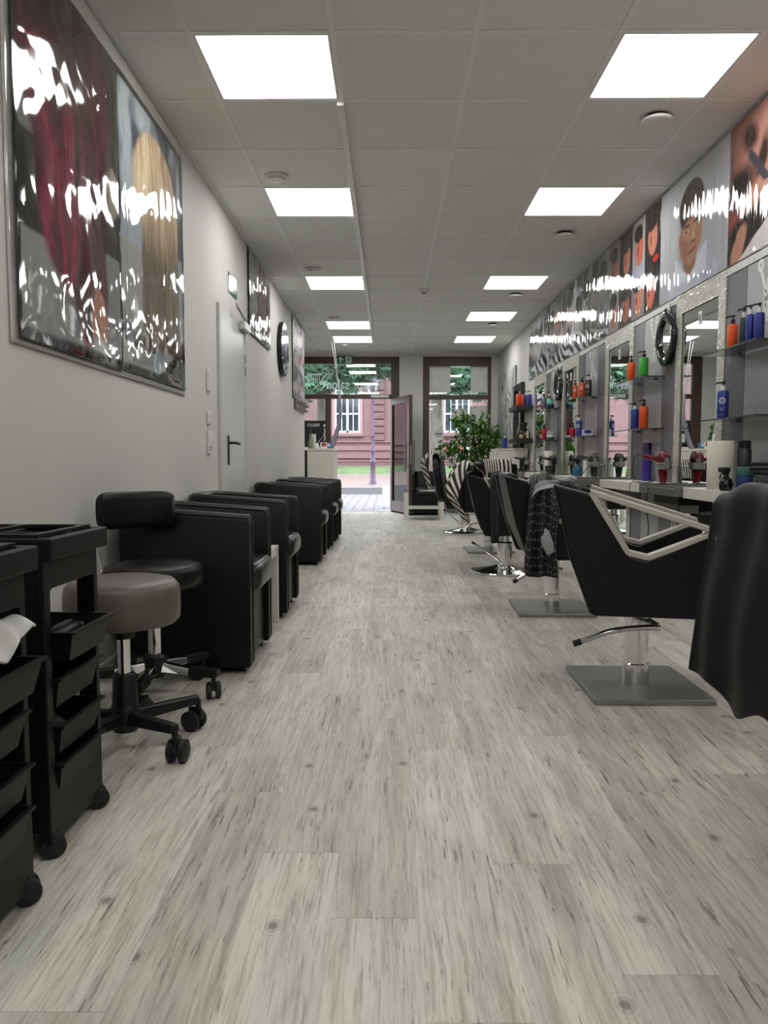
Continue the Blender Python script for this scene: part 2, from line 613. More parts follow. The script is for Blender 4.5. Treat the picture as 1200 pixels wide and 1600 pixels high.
# round ceiling valves and detectors
def valve(x, y, r, label, name='ceiling_vent', cat='vent'):
    t = thing(name, label, cat, (x, y, ZC), 0, 'round fittings on the ceiling')
    MB().lathe([(r, 0.0), (r, -0.008), (r * .93, -0.014), (r * .75, -0.014), (r * .72, -0.006)], 28).build('rim', WHITE_PLASTIC, t, 40)
    MB().lathe([(r * .60, -0.002), (r * .66, -0.016), (r * .62, -0.026), (r * .3, -0.031), (0.002, -0.032)], 28).build('disc', WHITE_PLASTIC, t, 40)
    return t
def plainvalve(x, y, r, label):
    t = thing('ceiling_vent', label, 'vent', (x, y, ZC), 0, 'round fittings on the ceiling')
    MB().lathe([(r * .7, 0.0), (r * .7, -0.02)], 28).build('neck', RUBBER, t, 40)
    MB().lathe([(r * .9, -0.018), (r, -0.022), (r, -0.032), (r * .9, -0.037), (0.002, -0.038)], 32).build('disc', WHITE_PLASTIC, t, 40)
    return t
valve(-0.737, 5.09, 0.075, 'small round ceiling vent just before the second light panel of the left row')
valve(-0.739, 7.49, 0.075, 'small round ceiling vent just before the third light panel of the left row')
valve(-0.726, 10.02, 0.075, 'small round ceiling vent just before the fourth light panel of the left row')
valve(-0.718, 12.30, 0.075, 'small round ceiling vent nearest the exit sign')
plainvalve(1.44, 4.23, 0.082, 'flat round ceiling vent behind the nearest right light panel')
plainvalve(1.43, 6.34, 0.082, 'flat round ceiling vent past the second right light panel')
plainvalve(1.41, 8.63, 0.082, 'flat round ceiling vent past the third right light panel')
plainvalve(1.41, 10.50, 0.082, 'flat round ceiling vent between the last two right light panels')
t = thing('smoke_detector', 'small white smoke detector in the middle of the ceiling', 'smoke detector', (0.382, 8.4, ZC))
MB().lathe([(0.05, 0), (0.05, -0.022), (0.044, -0.034)], 24).build('housing', WHITE_PLASTIC, t, 40)
MB().lathe([(0.03, -0.034), (0.03, -0.042), (0.02, -0.046)], 20).build('sensor', mat('grey_plastic', c8(150, 150, 150), 0.5), t, 40)
ch = MB().box(-0.018, 0.018, 0, 7.9, -0.02, 0.0, 0.003).build('cable_channel', WHITE_PLASTIC)
ch.location = (-0.252, 4.05, ZC - 0.002)
tag(ch, 'long white cable channel running along the ceiling beside the left lights', 'cable channel')

# ------------------------------------------------------------------ shop front
def text_mesh(txt, size, extrude=0.0, bold=False):
    cu = bpy.data.curves.new('lettering', 'FONT')
    cu.body = txt
    cu.size = size
    cu.extrude = extrude
    cu.align_x = 'CENTER'
    if bold:
        cu.offset = 0.012 * size
    o = bpy.data.objects.new('lettering_tmp', cu)
    COL.objects.link(o)
    dg = bpy.context.evaluated_depsgraph_get()
    me = bpy.data.meshes.new_from_object(o.evaluated_get(dg))
    bpy.data.objects.remove(o)
    return me
def lettering(txt, size, loc, rot, m, parent=None, extrude=0.0008, name='lettering', bold=False, sx=1.0):
    me = text_mesh(txt, size, extrude, bold)
    me.materials.clear()
    me.materials.append(m)
    o = bpy.data.objects.new(name, me)
    COL.objects.link(o)
    o.parent = parent
    o.location = loc
    o.rotation_euler = rot
    o.scale = (sx, 1, 1)
    return o
def translucent(name, col, mixf, var=0.05, scale=10.0, gloss=0.0):
    m = bpy.data.materials.new(name)
    m.use_nodes = True
    nt = m.node_tree
    nt.nodes.clear()
    N, L = nt.nodes.new, nt.links.new
    o = N('ShaderNodeOutputMaterial')
    tc = N('ShaderNodeTexCoord')
    nz = N('ShaderNodeTexNoise'); nz.inputs['Scale'].default_value = scale
    L(tc.outputs['Object'], nz.inputs['Vector'])
    rp = N('ShaderNodeValToRGB')
    rp.color_ramp.elements[0].position, rp.color_ramp.elements[1].position = .3, .7
    rp.color_ramp.elements[0].color = (*[v * (1 - var) for v in col], 1)
    rp.color_ramp.elements[1].color = (*[min(1, v * (1 + var)) for v in col], 1)
    L(nz.outputs['Fac'], rp.inputs[0])
    d, t, mx = N('ShaderNodeBsdfDiffuse'), N('ShaderNodeBsdfTranslucent'), N('ShaderNodeMixShader')
    mx.inputs[0].default_value = mixf
    L(rp.outputs[0], d.inputs['Color']); L(rp.outputs[0], t.inputs['Color'])
    L(d.outputs[0], mx.inputs[1]); L(t.outputs[0], mx.inputs[2])
    out = mx
    if gloss > 0:
        g, m2 = N('ShaderNodeBsdfGlossy'), N('ShaderNodeMixShader')
        g.inputs['Roughness'].default_value = .3
        m2.inputs[0].default_value = gloss
        L(mx.outputs[0], m2.inputs[1]); L(g.outputs[0], m2.inputs[2])
        out = m2
    L(out.outputs[0], o.inputs['Surface'])
    MATS[name] = m
    return m
FROST = translucent('frosted_film', c8(230, 225, 222), 0.75)
PRINTW = mat('print_white', c8(225, 225, 222), 0.5, var=0.02)
PRINTK = mat('print_black', c8(20, 20, 21), 0.5, var=0.05)

w1 = structroot('window_1', 'brown framed shop front with transom light, side light and doorway')
ya, yb = YF + 0.02, YF + 0.11
fr = MB()
fr.box(-1.66, -1.50, ya, yb, 0, 2.715)
fr.box(0.033, 0.178, ya, yb, 0, 2.715)
fr.box(-1.50, 0.033, ya, yb, 2.593, 2.715)
fr.build('frame', BROWN, w1, bevel=0.004)
MB().box(-1.50, 0.033, ya - 0.004, yb, 1.985, 2.062).build('transom_bar', BROWN, w1, bevel=0.004)
MB().box(-1.124, -1.023, ya, yb, 0, 1.985).build('post', BROWN, w1, bevel=0.004)
MB().box(-1.50, -1.124, ya, yb, 0, 0.14).build('bottom_rail', BROWN, w1, bevel=0.004)
MB().box(-1.50, 0.033, YF + 0.055, YF + 0.063, 2.062, 2.593).build('pane', PANE, w1)
MB().box(-1.50, -1.124, YF + 0.055, YF + 0.063, 0.14, 1.985).build('pane', PANE, w1)
MB().box(-1.50, 0.178, YF - 0.03, YF + 0.3, -0.02, 0.004).build('threshold', STEEL, w1)
MB().box(-0.32, 0.0, YF - 0.03, YF + 0.016, 2.0, 2.05, 0.006).build('door_closer', mat('closer_silver', c8(190, 190, 190), 0.35, metal=0.6), w1)
# lettering stuck on the outside of the transom light, read from the street
LETF = translucent('letter_film', c8(208, 212, 212), 0.62)
lettering('Friseur salon', 0.24, (-0.60, YF + 0.066, 2.16), (math.pi / 2, 0, math.pi), LETF, w1, bold=True, sx=0.82)
sc_ = MB()
def ring(cx, cz, r, w, n=20):
    sc_.plate([(cx + r * math.cos(2 * math.pi * i / n), cz + r * math.sin(2 * math.pi * i / n)) for i in range(n)],
              [[(cx + (r - w) * math.cos(2 * math.pi * i / n), cz + (r - w) * math.sin(2 * math.pi * i / n)) for i in range(n)]], YF + 0.065, YF + 0.067)
ring(-1.13, 2.47, 0.05, 0.014)
ring(-1.02, 2.46, 0.05, 0.014)
sc_.prism([(-1.10, 2.43), (-1.08, 2.42), (-1.30, 2.16), (-1.315, 2.17)], YF + 0.065, YF + 0.067)
sc_.prism([(-1.05, 2.42), (-1.03, 2.43), (-1.19, 2.13), (-1.21, 2.13)], YF + 0.065, YF + 0.067)
for i in range(7):
    x = -1.44 + i * 0.035
    sc_.box(x, x + 0.012, YF + 0.065, YF + 0.067, 2.26, 2.40)
sc_.box(-1.45, -1.19, YF + 0.065, YF + 0.067, 2.40, 2.43)
sc_.build('scissors_and_comb_decal', LETF, w1)
# price list sheet on the side light
pl = MB().box(-1.495, -1.06, YF + 0.045, YF + 0.053, 1.14, 1.605).build('price_list', mat('price_list_black', c8(26, 26, 28), 0.45, var=0.25, scale=7))
tag(pl, 'black price list sheet stuck on the side window above the desk', 'poster')
lettering('PREISLISTE', 0.075, (-1.335, YF + 0.044, 1.50), (math.pi / 2, 0, 0), PRINTW, pl, sx=-0.62, bold=True)
d = MB()
for i in range(11):
    d.lathe([(0.012, -0.008), (0.014, 0), (0.012, 0.008)], 8, (-1.14 + 0.006 * math.sin(i), YF + 0.043, 1.46 - i * 0.02), 'y')
d.lathe([(0.026, -0.002), (0.026, 0.002)], 14, (-1.135, YF + 0.043, 1.52), 'y')
d.prism([(-1.15, 1.36), (-1.14, 1.37), (-1.26, 1.20), (-1.275, 1.20)], YF + 0.042, YF + 0.045)
d.prism([(-1.14, 1.36), (-1.13, 1.36), (-1.075, 1.20), (-1.09, 1.20)], YF + 0.042, YF + 0.045)
d.build('figure_print', PRINTW, pl)
MB().box(-1.40, -1.29, YF + 0.043, YF + 0.045, 1.22, 1.37).build('paper_note', PRINTW, pl)

# open entrance door leaf
LW = 1.02
ang = math.atan2(12.42 - 13.4, 0.35 - 0.04)
dr = structroot('door_1', 'brown glazed entrance door standing open into the shop', (0.045, YF + 0.02, 0), ang)
f = MB()
f.plate([(0, 0.03), (LW, 0.03), (LW, 1.975), (0, 1.975)], [[(0.10, 0.20), (LW - 0.10, 0.20), (LW - 0.10, 1.86), (0.10, 1.86)]], -0.03, 0.03)
f.build('leaf_frame', BROWN, dr, bevel=0.004)
MB().box(0.10, LW - 0.10, -0.005, 0.005, 0.20, 1.86).build('pane', PANE, dr)
for s in (-1, 1):
    h = MB().tube([(LW - 0.06, s * 0.08, 0.72), (LW - 0.06, s * 0.08, 1.24)], 0.016, 12)
    for z in (0.80, 1.16):
        h.tube([(LW - 0.06, s * 0.03, z), (LW - 0.06, s * 0.08, z)], 0.010, 8)
    h.build('pull_handle', STEEL, dr, 40)
MB().box(LW, LW + 0.004, -0.012, 0.012, 0.85, 1.15).build('lock_plate', STEEL, dr)

w2 = structroot('window_2', 'tall brown framed shop window beside the mirrors')
fr = MB()
fr.box(0.591, 0.704, ya, yb, 0.12, 2.715)
fr.box(1.733, 1.786, ya, yb, 0.12, 2.715)
fr.box(0.704, 1.733, ya, yb, 2.549, 2.715)
fr.box(0.704, 1.733, ya, yb, 0.12, 0.25)
fr.build('frame', BROWN, w2, bevel=0.004)
MB().box(0.704, 1.733, ya - 0.004, yb, 1.972, 2.049).build('transom_bar', BROWN, w2, bevel=0.004)
MB().box(0.704, 1.733, YF + 0.055, YF + 0.063, 2.049, 2.549).build('pane', PANE, w2)
MB().box(0.704, 1.733, YF + 0.055, YF + 0.063, 0.25, 1.972).build('pane', PANE, w2)
MB().box(0.706, 1.075, YF + 0.05, YF + 0.054, 2.094, 2.545).build('frosted_film', FROST, w2)
MB().box(1.43, 1.731, YF + 0.05, YF + 0.054, 2.10, 2.545).build('frosted_film', FROST, w2)
MB().box(1.42, 1.731, YF + 0.05, YF + 0.054, 1.35, 1.86).build('frosted_film', FROST, w2)
MB().lathe([(0.15, -0.002), (0.15, 0.002)], 36, (1.25, YF + 0.050, 1.67), 'y').build('frosted_disc', FROST, w2)
MB().lathe([(0.078, -0.002), (0.078, 0.002)], 28, (0.877, YF + 0.052, 1.39), 'y').build('round_sticker', PRINTW, w2)
MB().box(0.81, 0.94, YF + 0.046, YF + 0.049, 1.36, 1.385).box(0.83, 0.92, YF + 0.046, YF + 0.049, 1.335, 1.342).build('sticker_band', mat('sticker_grey', c8(120, 118, 112), 0.5), w2)
lettering('Mon', 0.11, (1.13, YF + 0.066, 0.98), (math.pi / 2, 0, math.pi), mat('letter_grey', c8(140, 140, 150), 0.5), w2)
lettering('Kur', 0.10, (1.15, YF + 0.066, 0.83), (math.pi / 2, 0, math.pi), MATS['letter_grey'], w2)

# exit sign over the doorway
GREEN = mat('exit_green', c8(18, 96, 62), 0.4, var=0.03)
SIGNW = mat('sign_white', c8(225, 232, 225), 0.4, var=0.02)
def man(mb, cx, cz, s, y0, y1, flip=1):
    def pr(pts):
        mb.prism([(cx + flip * a * s, cz + b * s) for a, b in pts], y0, y1)
    pr([(math.cos(i * math.pi / 5) * .1 + .12, math.sin(i * math.pi / 5) * .1 + .40) for i in range(10)])
    pr([(-.12, .28), (.14, .30), (.06, -.05), (-.12, -.05)])
    pr([(-.10, .0), (.06, .0), (-.10, -.22), (-.36, -.24), (-.36, -.16), (-.18, -.14)])
    pr([(-.04, -.02), (.08, .02), (.24, -.18), (.12, -.46), (.04, -.44), (.12, -.18)])
    pr([(.10, .28), (.14, .20), (.30, .10), (.42, .16), (.40, .22), (.30, .18)])
    pr([(-.10, .28), (-.30, .22), (-.36, .04), (-.28, .02), (-.22, .16), (-.06, .20)])
ex = thing('exit_sign', 'green emergency exit sign with white arrow above the entrance', 'exit sign', (-0.772, YF - 0.03, 2.66))
MB().box(-0.137, 0.137, 0, 0.03, -0.068, 0.06, 0.003).build('housing', GREEN, ex)
a_ = MB()
a_.prism([(-0.075, 0.05), (-0.02, -0.005), (-0.04, -0.012), (-0.063, 0.012), (-0.063, -0.055), (-0.087, -0.055), (-0.087, 0.012), (-0.11, -0.012), (-0.13, -0.005)], -0.002, 0.0)
a_.build('arrow', SIGNW, ex)
MB().box(0.012, 0.112, -0.002, 0.0, -0.06, 0.052).build('white_field', SIGNW, ex)
mm_ = MB()
man(mm_, 0.065, -0.008, 0.105, -0.004, -0.002)
mm_.build('running_figure', GREEN, ex)

# ------------------------------------------------------------------ the street outside
PAVE = mat('paving_stone', c8(112, 106, 112), 0.8, var=0.10, scale=5, bump=0.3)
street = MB().box(-30, 30, YF + 0.3, 24.5, -0.12, -0.035).build('pavement', mat('paving_joint', c8(58, 54, 56), 0.9, var=0.15, scale=8, bump=0.3))
struct(street, 'pale cobbled pavement outside the shop')
stone_m = []
for q in range(4):
    r = random.Random(q)
    mb = MB()
    w, l = 0.19, 0.125
    top = [(-w + r.uniform(0, .02), -l + r.uniform(0, .015)), (w - r.uniform(0, .02), -l + r.uniform(0, .015)), (w - r.uniform(0, .02), l - r.uniform(0, .015)), (-w + r.uniform(0, .02), l - r.uniform(0, .015))]
    mb.add([(a, b, -0.03) for a, b in top] + [(a, b, 0.004) for a, b in top] + [(a * .93, b * .9, 0.010 + r.uniform(-.002, .002)) for a, b in top],
           [(0, 1, 5, 4), (1, 2, 6, 5), (2, 3, 7, 6), (3, 0, 4, 7), (4, 5, 9, 8), (5, 6, 10, 9), (6, 7, 11, 10), (7, 4, 8, 11), (8, 9, 10, 11)])
    me = mb.mesh('paving_stone')
    me.materials.append(PAVE)
    stone_m.append(me)
n_st = 0
for row in range(26):
    y = YF + 0.45 + row * 0.265
    for i in range(11):
        x = -2.1 + i * 0.40 + (0.2 if row % 2 else 0.0)
        o = bpy.data.objects.new('paving_stone', stone_m[RNG.randrange(4)])
        COL.objects.link(o)
        o.parent = street
        o.location = (x + RNG.uniform(-.01, .01), y, -0.035 + RNG.uniform(-.003, .003))
        n_st += 1
struct(MB().box(-40, 40, 24.5, 25.0, -0.12, 0.02, 0.01).build('kerb', mat('kerb_stone', c8(124, 116, 118), 0.8, var=0.1, bump=0.2)), 'stone kerb at the edge of the planted strip')
struct(MB().box(-60, 60, 25.0, 50, -0.12, 0.0).build('ground', mat('leaf_strewn_earth', c8(112, 94, 90), 0.95, var=0.35, scale=3, bump=0.6)), 'brown leaf strewn ground under the trees')
bank = MB()
bank.add([(-60, 48, -0.1), (60, 48, -0.1), (60, 59.3, -0.1), (-60, 59.3, -0.1), (-60, 48, 0.0), (60, 48, 0.0), (60, 57.5, 0.42), (-60, 57.5, 0.42), (60, 59.3, 0.42), (-60, 59.3, 0.42)],
         [(0, 3, 2, 1), (4, 5, 6, 7), (7, 6, 8, 9), (0, 1, 5, 4), (1, 2, 8, 6, 5), (2, 3, 9, 8), (3, 0, 4, 7, 9)])
tag(bank.build('grass_bank', mat('grass', c8(78, 98, 60), 0.9, var=0.5, scale=1.2, bump=0.8)), 'strip of green grass in front of the red building', 'grass')['kind'] = 'stuff'

# sandstone building
STONE = mat('pink_sandstone', c8(114, 84, 88), 0.85, var=0.10, scale=1.5, bump=0.2)
STONED = mat('dark_red_sandstone', c8(100, 72, 76), 0.9, var=0.2, scale=2.5, bump=0.5)
bd = thing('building', 'red sandstone building with white barred windows across the street', 'building', (0, 60, 0))
MB().box(-40, 40, 0, 8, 0, 18).build('wall', STONE, bd)
for (z0, z1, dpt, m_) in ((0.3, 0.75, 0.55, STONED), (0.75, 0.88, 0.62, STONE), (1.0, 1.62, 0.35, STONE), (1.62, 1.95, 0.50, STONE), (2.25, 2.36, 0.22, STONE)):
    MB().box(-40, 40, -dpt, 0, z0, z1, 0.03).build('plinth_course', m_, bd)
for (xx, ww) in ((-1.35, 0.98),):
    for i in range(14):
        z = 2.40 + i * 0.56
        MB().box(xx + (0.06 if i % 2 else 0), xx + ww, -0.30, 0, z, z + 0.50, 0.06).build('quoin_block', STONED, bd)
for i in range(16):
    z = 2.40 + i * 0.42
    MB().box(0.75, 2.4, -0.25, 0, z, z + 0.37, 0.04).build('quoin_block', STONED, bd)
WINW = mat('white_window_paint', c8(176, 178, 186), 0.5, var=0.02)
DARKG = mat('dark_window_glass', c8(40, 46, 54), 0.08, var=0.3, scale=2)
REVEAL = mat('window_reveal', c8(136, 108, 110), 0.85, var=0.08)
def far_window(x0, x1, z0, z1):
    w = MB()
    w.plate([(x0 - .22, z0 - .15), (x1 + .22, z0 - .15), (x1 + .22, z1 + .22), (x0 - .22, z1 + .22)], [[(x0, z0), (x1, z0), (x1, z1), (x0, z1)]], -0.12, 0.0)
    wo = w.build('window', REVEAL, bd)
    MB().box(x0, x1, -0.02, 0.02, z0, z1).build('pane', DARKG, wo)
    k = MB()
    k.plate([(x0, z0), (x1, z0), (x1, z1), (x0, z1)], [[(x0 + .12, z0 + .12), (x1 - .12, z0 + .12), (x1 - .12, z1 - .12), (x0 + .12, z1 - .12)]], -0.10, -0.02)
    xm = (x0 + x1) / 2
    k.box(xm - .09, xm + .09, -0.10, -0.02, z0, z1)
    for q in (0.27, 0.73):
        xq = x0 + (x1 - x0) * q
        k.box(xq - .03, xq + .03, -0.08, -0.02, z0, z1)
    z = z0 + 1.45
    while z < z1 - .3:
        k.box(x0, x1, -0.09, -0.02, z - .06, z + .06)
        z += 1.5
    k.build('glazing_bars', WINW, wo)
    MB().box(x0 - .35, x1 + .35, -0.32, 0.0, z0 - .34, z0 - .12, 0.04).build('sill', STONE, wo)
for (x0, x1) in ((-4.25, -2.3), (-9.5, -7.5), (4.3, 6.3), (9.3, 11.3)):
    far_window(x0, x1, 3.05, 6.4)

# old street lamp
LAMPM = mat('lamp_post_paint', c8(78, 60, 80), 0.45, var=0.06)
lp = thing('street_lamp', 'old fashioned violet grey street lamp with lantern outside the door', 'street lamp', (-0.60, 28.0, 0.0))
MB().lathe([(0.14, -0.03), (0.14, 0.10), (0.11, 0.14), (0.095, 0.75), (0.125, 0.80), (0.125, 0.86), (0.08, 0.95), (0.07, 1.15), (0.09, 1.2), (0.09, 1.28), (0.06, 1.4), (0.052, 1.75), (0.075, 1.8), (0.05, 1.86), (0.045, 3.15), (0.06, 3.2)], 16).build('post', LAMPM, lp, 40)
MB().lathe([(0.07, 3.2), (0.14, 3.26), (0.21, 3.72), (0.19, 3.74)], 6).build('lantern', glass('lantern_glass', (0.8, 0.85, 0.9), 0.05, 2.0), lp)
MB().lathe([(0.24, 3.72), (0.22, 3.80), (0.12, 3.96), (0.05, 4.0), (0.05, 4.08), (0.02, 4.15)], 12).build('lantern_cap', LAMPM, lp, 40)

# trees with palmate leaves
BARK = mat('bark', c8(98, 88, 84), 0.95, var=0.4, scale=6, bump=1.0, stretch=(3, 3, 0.6))
def leaf_material():
    return translucent('chestnut_leaf', c8(100, 134, 106), 0.4, 0.6, 1.6, 0.08)
LEAF = leaf_material()
def tree(loc, trunk_r, trunk_h, blobs, nleaf, label, seed, leaf=0.16, lean=(0, 0)):
    t = thing('tree', label, 'tree', loc)
    tr = MB()
    tr.tube([(lean[0] * q, lean[1] * q, q * trunk_h - .05) for q in (0, .05, .3, .6, 1.0)], [trunk_r * 1.5, trunk_r * 1.15, trunk_r, trunk_r * .9, trunk_r * .7], 14)
    r = random.Random(seed)
    for (bx_, by_, bz_, br_) in blobs:
        tr.tube([(lean[0], lean[1], trunk_h * .9), ((lean[0] + bx_) / 2, (lean[1] + by_) / 2, (trunk_h + bz_) / 2 + .2), (bx_, by_, bz_)], [trunk_r * .45, trunk_r * .3, trunk_r * .12], 7)
    tr.build('trunk', BARK, t, 60)
    lf = MB()
    for i in range(nleaf):
        bx_, by_, bz_, br_ = blobs[r.randrange(len(blobs))]
        while True:
            p = Vector((r.uniform(-1, 1), r.uniform(-1, 1), r.uniform(-1, 1)))
            if 0.35 < p.length < 1:
                break
        pos = Vector((bx_, by_, bz_)) + Vector((p.x * br_, p.y * br_, p.z * br_ * .75))
        M = Matrix.Translation(pos) @ Matrix.Rotation(r.uniform(0, 6.28), 4, 'Z') @ Matrix.Rotation(r.uniform(-.9, .9), 4, 'X') @ Matrix.Rotation(r.uniform(-.5, .5), 4, 'Y')
        s = leaf * r.uniform(.7, 1.25)
        for a in (-1.0, -.5, 0, .5, 1.0):
            l = s * (1.0 - .25 * abs(a))
            ca, sa = math.cos(a), math.sin(a)
            pts = [(0, 0, 0), (-sa * l * .6 - ca * l * .17, ca * l * .6 - sa * l * .17, -.03 * l), (-sa * l, ca * l, -.16 * l), (-sa * l * .6 + ca * l * .17, ca * l * .6 + sa * l * .17, -.03 * l)]
            lf.add([M @ Vector(q) for q in pts], [(0, 1, 2, 3)])
    lo = lf.build('foliage', LEAF, t)
    lo['kind'] = 'stuff'
    return t
tree((-2.05, 23.0, 0), 0.15, 3.0, [(-1.5, 0.2, 4.3, 1.6), (0.3, -0.6, 4.3, 1.5), (1.4, 0.3, 4.4, 1.4), (-0.5, 0.6, 5.6, 1.8), (2.1, -.4, 4.0, 0.9), (0.9, -1.0, 3.45, 0.65), (-0.9, -1.2, 3.3, 0.8), (0.0, -1.4, 3.2, 0.5)], 3400, 'leafy chestnut tree seen through the left transom window', 3, leaf=0.26)
tree((1.30, 21.0, 0), 0.19, 2.9, [(0.4, 0.2, 4.0, 1.3), (-0.5, 0.4, 3.6, 1.0), (1.2, -.1, 3.7, 1.2), (0.6, .8, 5.2, 1.7), (0.2, -.8, 3.1, .6), (1.0, -.6, 3.0, .6)], 2600, 'thick trunked tree seen through the right shop window', 5, leaf=0.23)
tree((-7.0, 40.0, 0), 0.2, 3.5, [(0, 0, 6, 2.6), (2.4, 0, 5.4, 2.0), (-2.2, 0, 5.5, 2.2)], 1500, 'distant tree further along the street to the left', 8, leaf=0.45)
tree((5.2, 38.0, 0), 0.2, 3.5, [(0, 0, 6.2, 2.5), (-2.0, 0, 6.4, 2.0), (-3.0, 0, 7.2, 2.0), (2.0, 0, 5.5, 2.2)], 1700, 'distant tree further along the street to the right', 9, leaf=0.45)

# folding board and barrier on the pavement
ab = thing('a_frame_board', 'white folding pavement board standing just outside the door', 'pavement board', (-0.03, 15.0, -0.03))
fl_ = MB()
for s in (-1, 1):
    fl_.tube([(s * .16, -.25, 0), (s * .16, 0, .85)], 0.012, 8).tube([(s * .16, .25, 0), (s * .16, 0, .85)], 0.012, 8)
fl_.tube([(-.16, 0, .85), (.16, 0, .85)], 0.012, 8).build('frame', WINW, ab, 40)
b_ = MB().box(-.15, .15, -.006, .006, -.42, .28)
b_.xform(Matrix.Translation((0, -.125, .45)) @ Matrix.Rotation(-math.atan2(.25, .85), 4, 'X'))
b_.build('board', PRINTW, ab)
ab.scale = (.62, .62, .62)
br_ = thing('barrier_board', 'red and white striped barrier on a post outside the right window', 'barrier', (1.55, 17.5, -0.03))
MB().tube([(0, 0, 0), (0, 0, 1.15)], 0.025, 10).lathe([(.16, 0), (.14, .06), (.03, .08)], 16).build('post', mat('barrier_grey', c8(90, 92, 100), 0.5), br_, 40)
for i in range(4):
    MB().box(-.28 + i * .14, -.14 + i * .14, -.02, .02, 1.12, 1.28).build('stripe', mat('barrier_red', c8(150, 70, 70), 0.5) if i % 2 == 0 else WINW, br_)

# ------------------------------------------------------------------ printed posters under glossy foil
def print_material(name, rough=0.07, coat=0.6):
    m = bpy.data.materials.new(name)
    m.use_nodes = True
    nt = m.node_tree
    b = nt.nodes['Principled BSDF']
    a = nt.nodes.new('ShaderNodeAttribute')
    a.attribute_name = 'print'
    nt.links.new(a.outputs['Color'], b.inputs['Base Color'])
    b.inputs['Roughness'].default_value = rough
    b.inputs['Coat Weight'].default_value = coat
    b.inputs['Coat Roughness'].default_value = 0.04
    return m
FOIL = print_material('glossy_print')
MATTE = print_material('canvas_print', 0.6, 0.0)

def ell(U, V, cx, cy, rx, ry, a=0.0, s=0.12):
    x, y = U - cx, V - cy
    ca, sa = math.cos(a), math.sin(a)
    q = np.sqrt(((x * ca + y * sa) / rx) ** 2 + ((-x * sa + y * ca) / ry) ** 2)
    return np.clip((1 + s - q) / (2 * s), 0, 1)
def half(U, V, x0, y0, x1, y1, s=0.01):
    """1 on the left of the directed line."""
    dx, dy = x1 - x0, y1 - y0
    l = math.hypot(dx, dy)
    d = (dx * (V - y0) - dy * (U - x0)) / l
    return np.clip(d / s + 0.5, 0, 1)
def rect(U, V, x0, x1, y0, y1, s=0.008):
    return np.clip((U - x0) / s + .5, 0, 1) * np.clip((x1 - U) / s + .5, 0, 1) * np.clip((V - y0) / s + .5, 0, 1) * np.clip((y1 - V) / s + .5, 0, 1)
def put(img, col, mask):
    col = np.array(c8(*col))
    img[:] = img * (1 - mask[..., None]) + col * mask[..., None]
def putc(img, colimg, mask):
    img[:] = img * (1 - mask[..., None]) + colimg * mask[..., None]
def lerp_img(c0, c1, t):
    a, b = np.array(c8(*c0)), np.array(c8(*c1))
    return a + (b - a) * np.clip(t, 0, 1)[..., None]
def blank(U, col):
    img = np.zeros(U.shape + (3,))
    img[:] = np.array(c8(*col))
    return img

def sheet(name, parent, wall, y0, y1, z0, z1, paint, seed, amp=0.004, res=90, m=None, back=0.012, crease=(5, 3), thick=0.0015, fine=.35, vert=False):
    """A printed sheet hanging on a wall. wall 'L' or 'R'. paint(U,V) -> rgb with U running left to right for the viewer."""
    W, H = y1 - y0, z1 - z0
    nu, nv = max(8, int(W * res)), max(8, int(H * res))
    u = np.linspace(0, 1, nu)
    v = np.linspace(0, 1, nv)
    U, V = np.meshgrid(u, v)
    img = paint(U, V)
    d = np.zeros_like(U)
    if amp > 0:
        cu, cv = crease
        n1 = noise2(nv, nu, cu, cv, seed, 2) - .5
        a_, b_ = noise2(nv, nu, cu * 2.2, cv * (0.8 if vert else 1.9), seed + 5, 2), noise2(nv, nu, cu * 3.0, cv * (0.7 if vert else 3.0), seed + 9, 2)
        ridge = np.abs(a_ - .5) + 0.6 * np.abs(b_ - .5)
        d = amp * (2.0 * n1 + 2.2 * ridge)
        d += amp * fine * (noise2(nv, nu, cu * 7, cv * (2.0 if vert else 7), seed + 31, 1) - .5)
        edge = np.minimum(np.minimum(U, 1 - U) * W, np.minimum(V, 1 - V) * H)
        d *= 0.25 + 0.75 * np.clip(edge / 0.06, 0, 1)
    d = d - d.min() + back
    if wall == 'L':
        Y = y0 + U * W
        X = XL + d
    else:
        Y = y1 - U * W
        X = XR - d
    Z = z0 + V * H
    verts = np.stack([X, Y, Z], -1).reshape(-1, 3)
    idx = np.arange(nu * nv).reshape(nv, nu)
    q = np.stack([idx[:-1, :-1], idx[:-1, 1:], idx[1:, 1:], idx[1:, :-1]], -1).reshape(-1, 4)
    if wall == 'L':
        q = q[:, ::-1] if False else q
    me = bpy.data.meshes.new(name)
    me.from_pydata(verts.tolist(), [], q.tolist())
    ca = me.color_attributes.new('print', 'FLOAT_COLOR', 'POINT')
    rgba = np.ones((nu * nv, 4), dtype=np.float32)
    rgba[:, :3] = np.clip(img.reshape(-1, 3), 0, 1)
    ca.data.foreach_set('color', rgba.ravel())
    me.polygons.foreach_set('use_smooth', [True] * len(me.polygons))
    me.materials.append(m or FOIL)
    me.update()
    # make normals face the room
    nx = me.polygons[len(me.polygons) // 2].normal.x
    if (wall == 'L' and nx < 0) or (wall == 'R' and nx > 0):
        me.flip_normals()
    o = bpy.data.objects.new(name, me)
    COL.objects.link(o)
    o.parent = parent
    sd = o.modifiers.new('thickness', 'SOLIDIFY')
    sd.thickness = thick
    sd.offset = -1
    return o

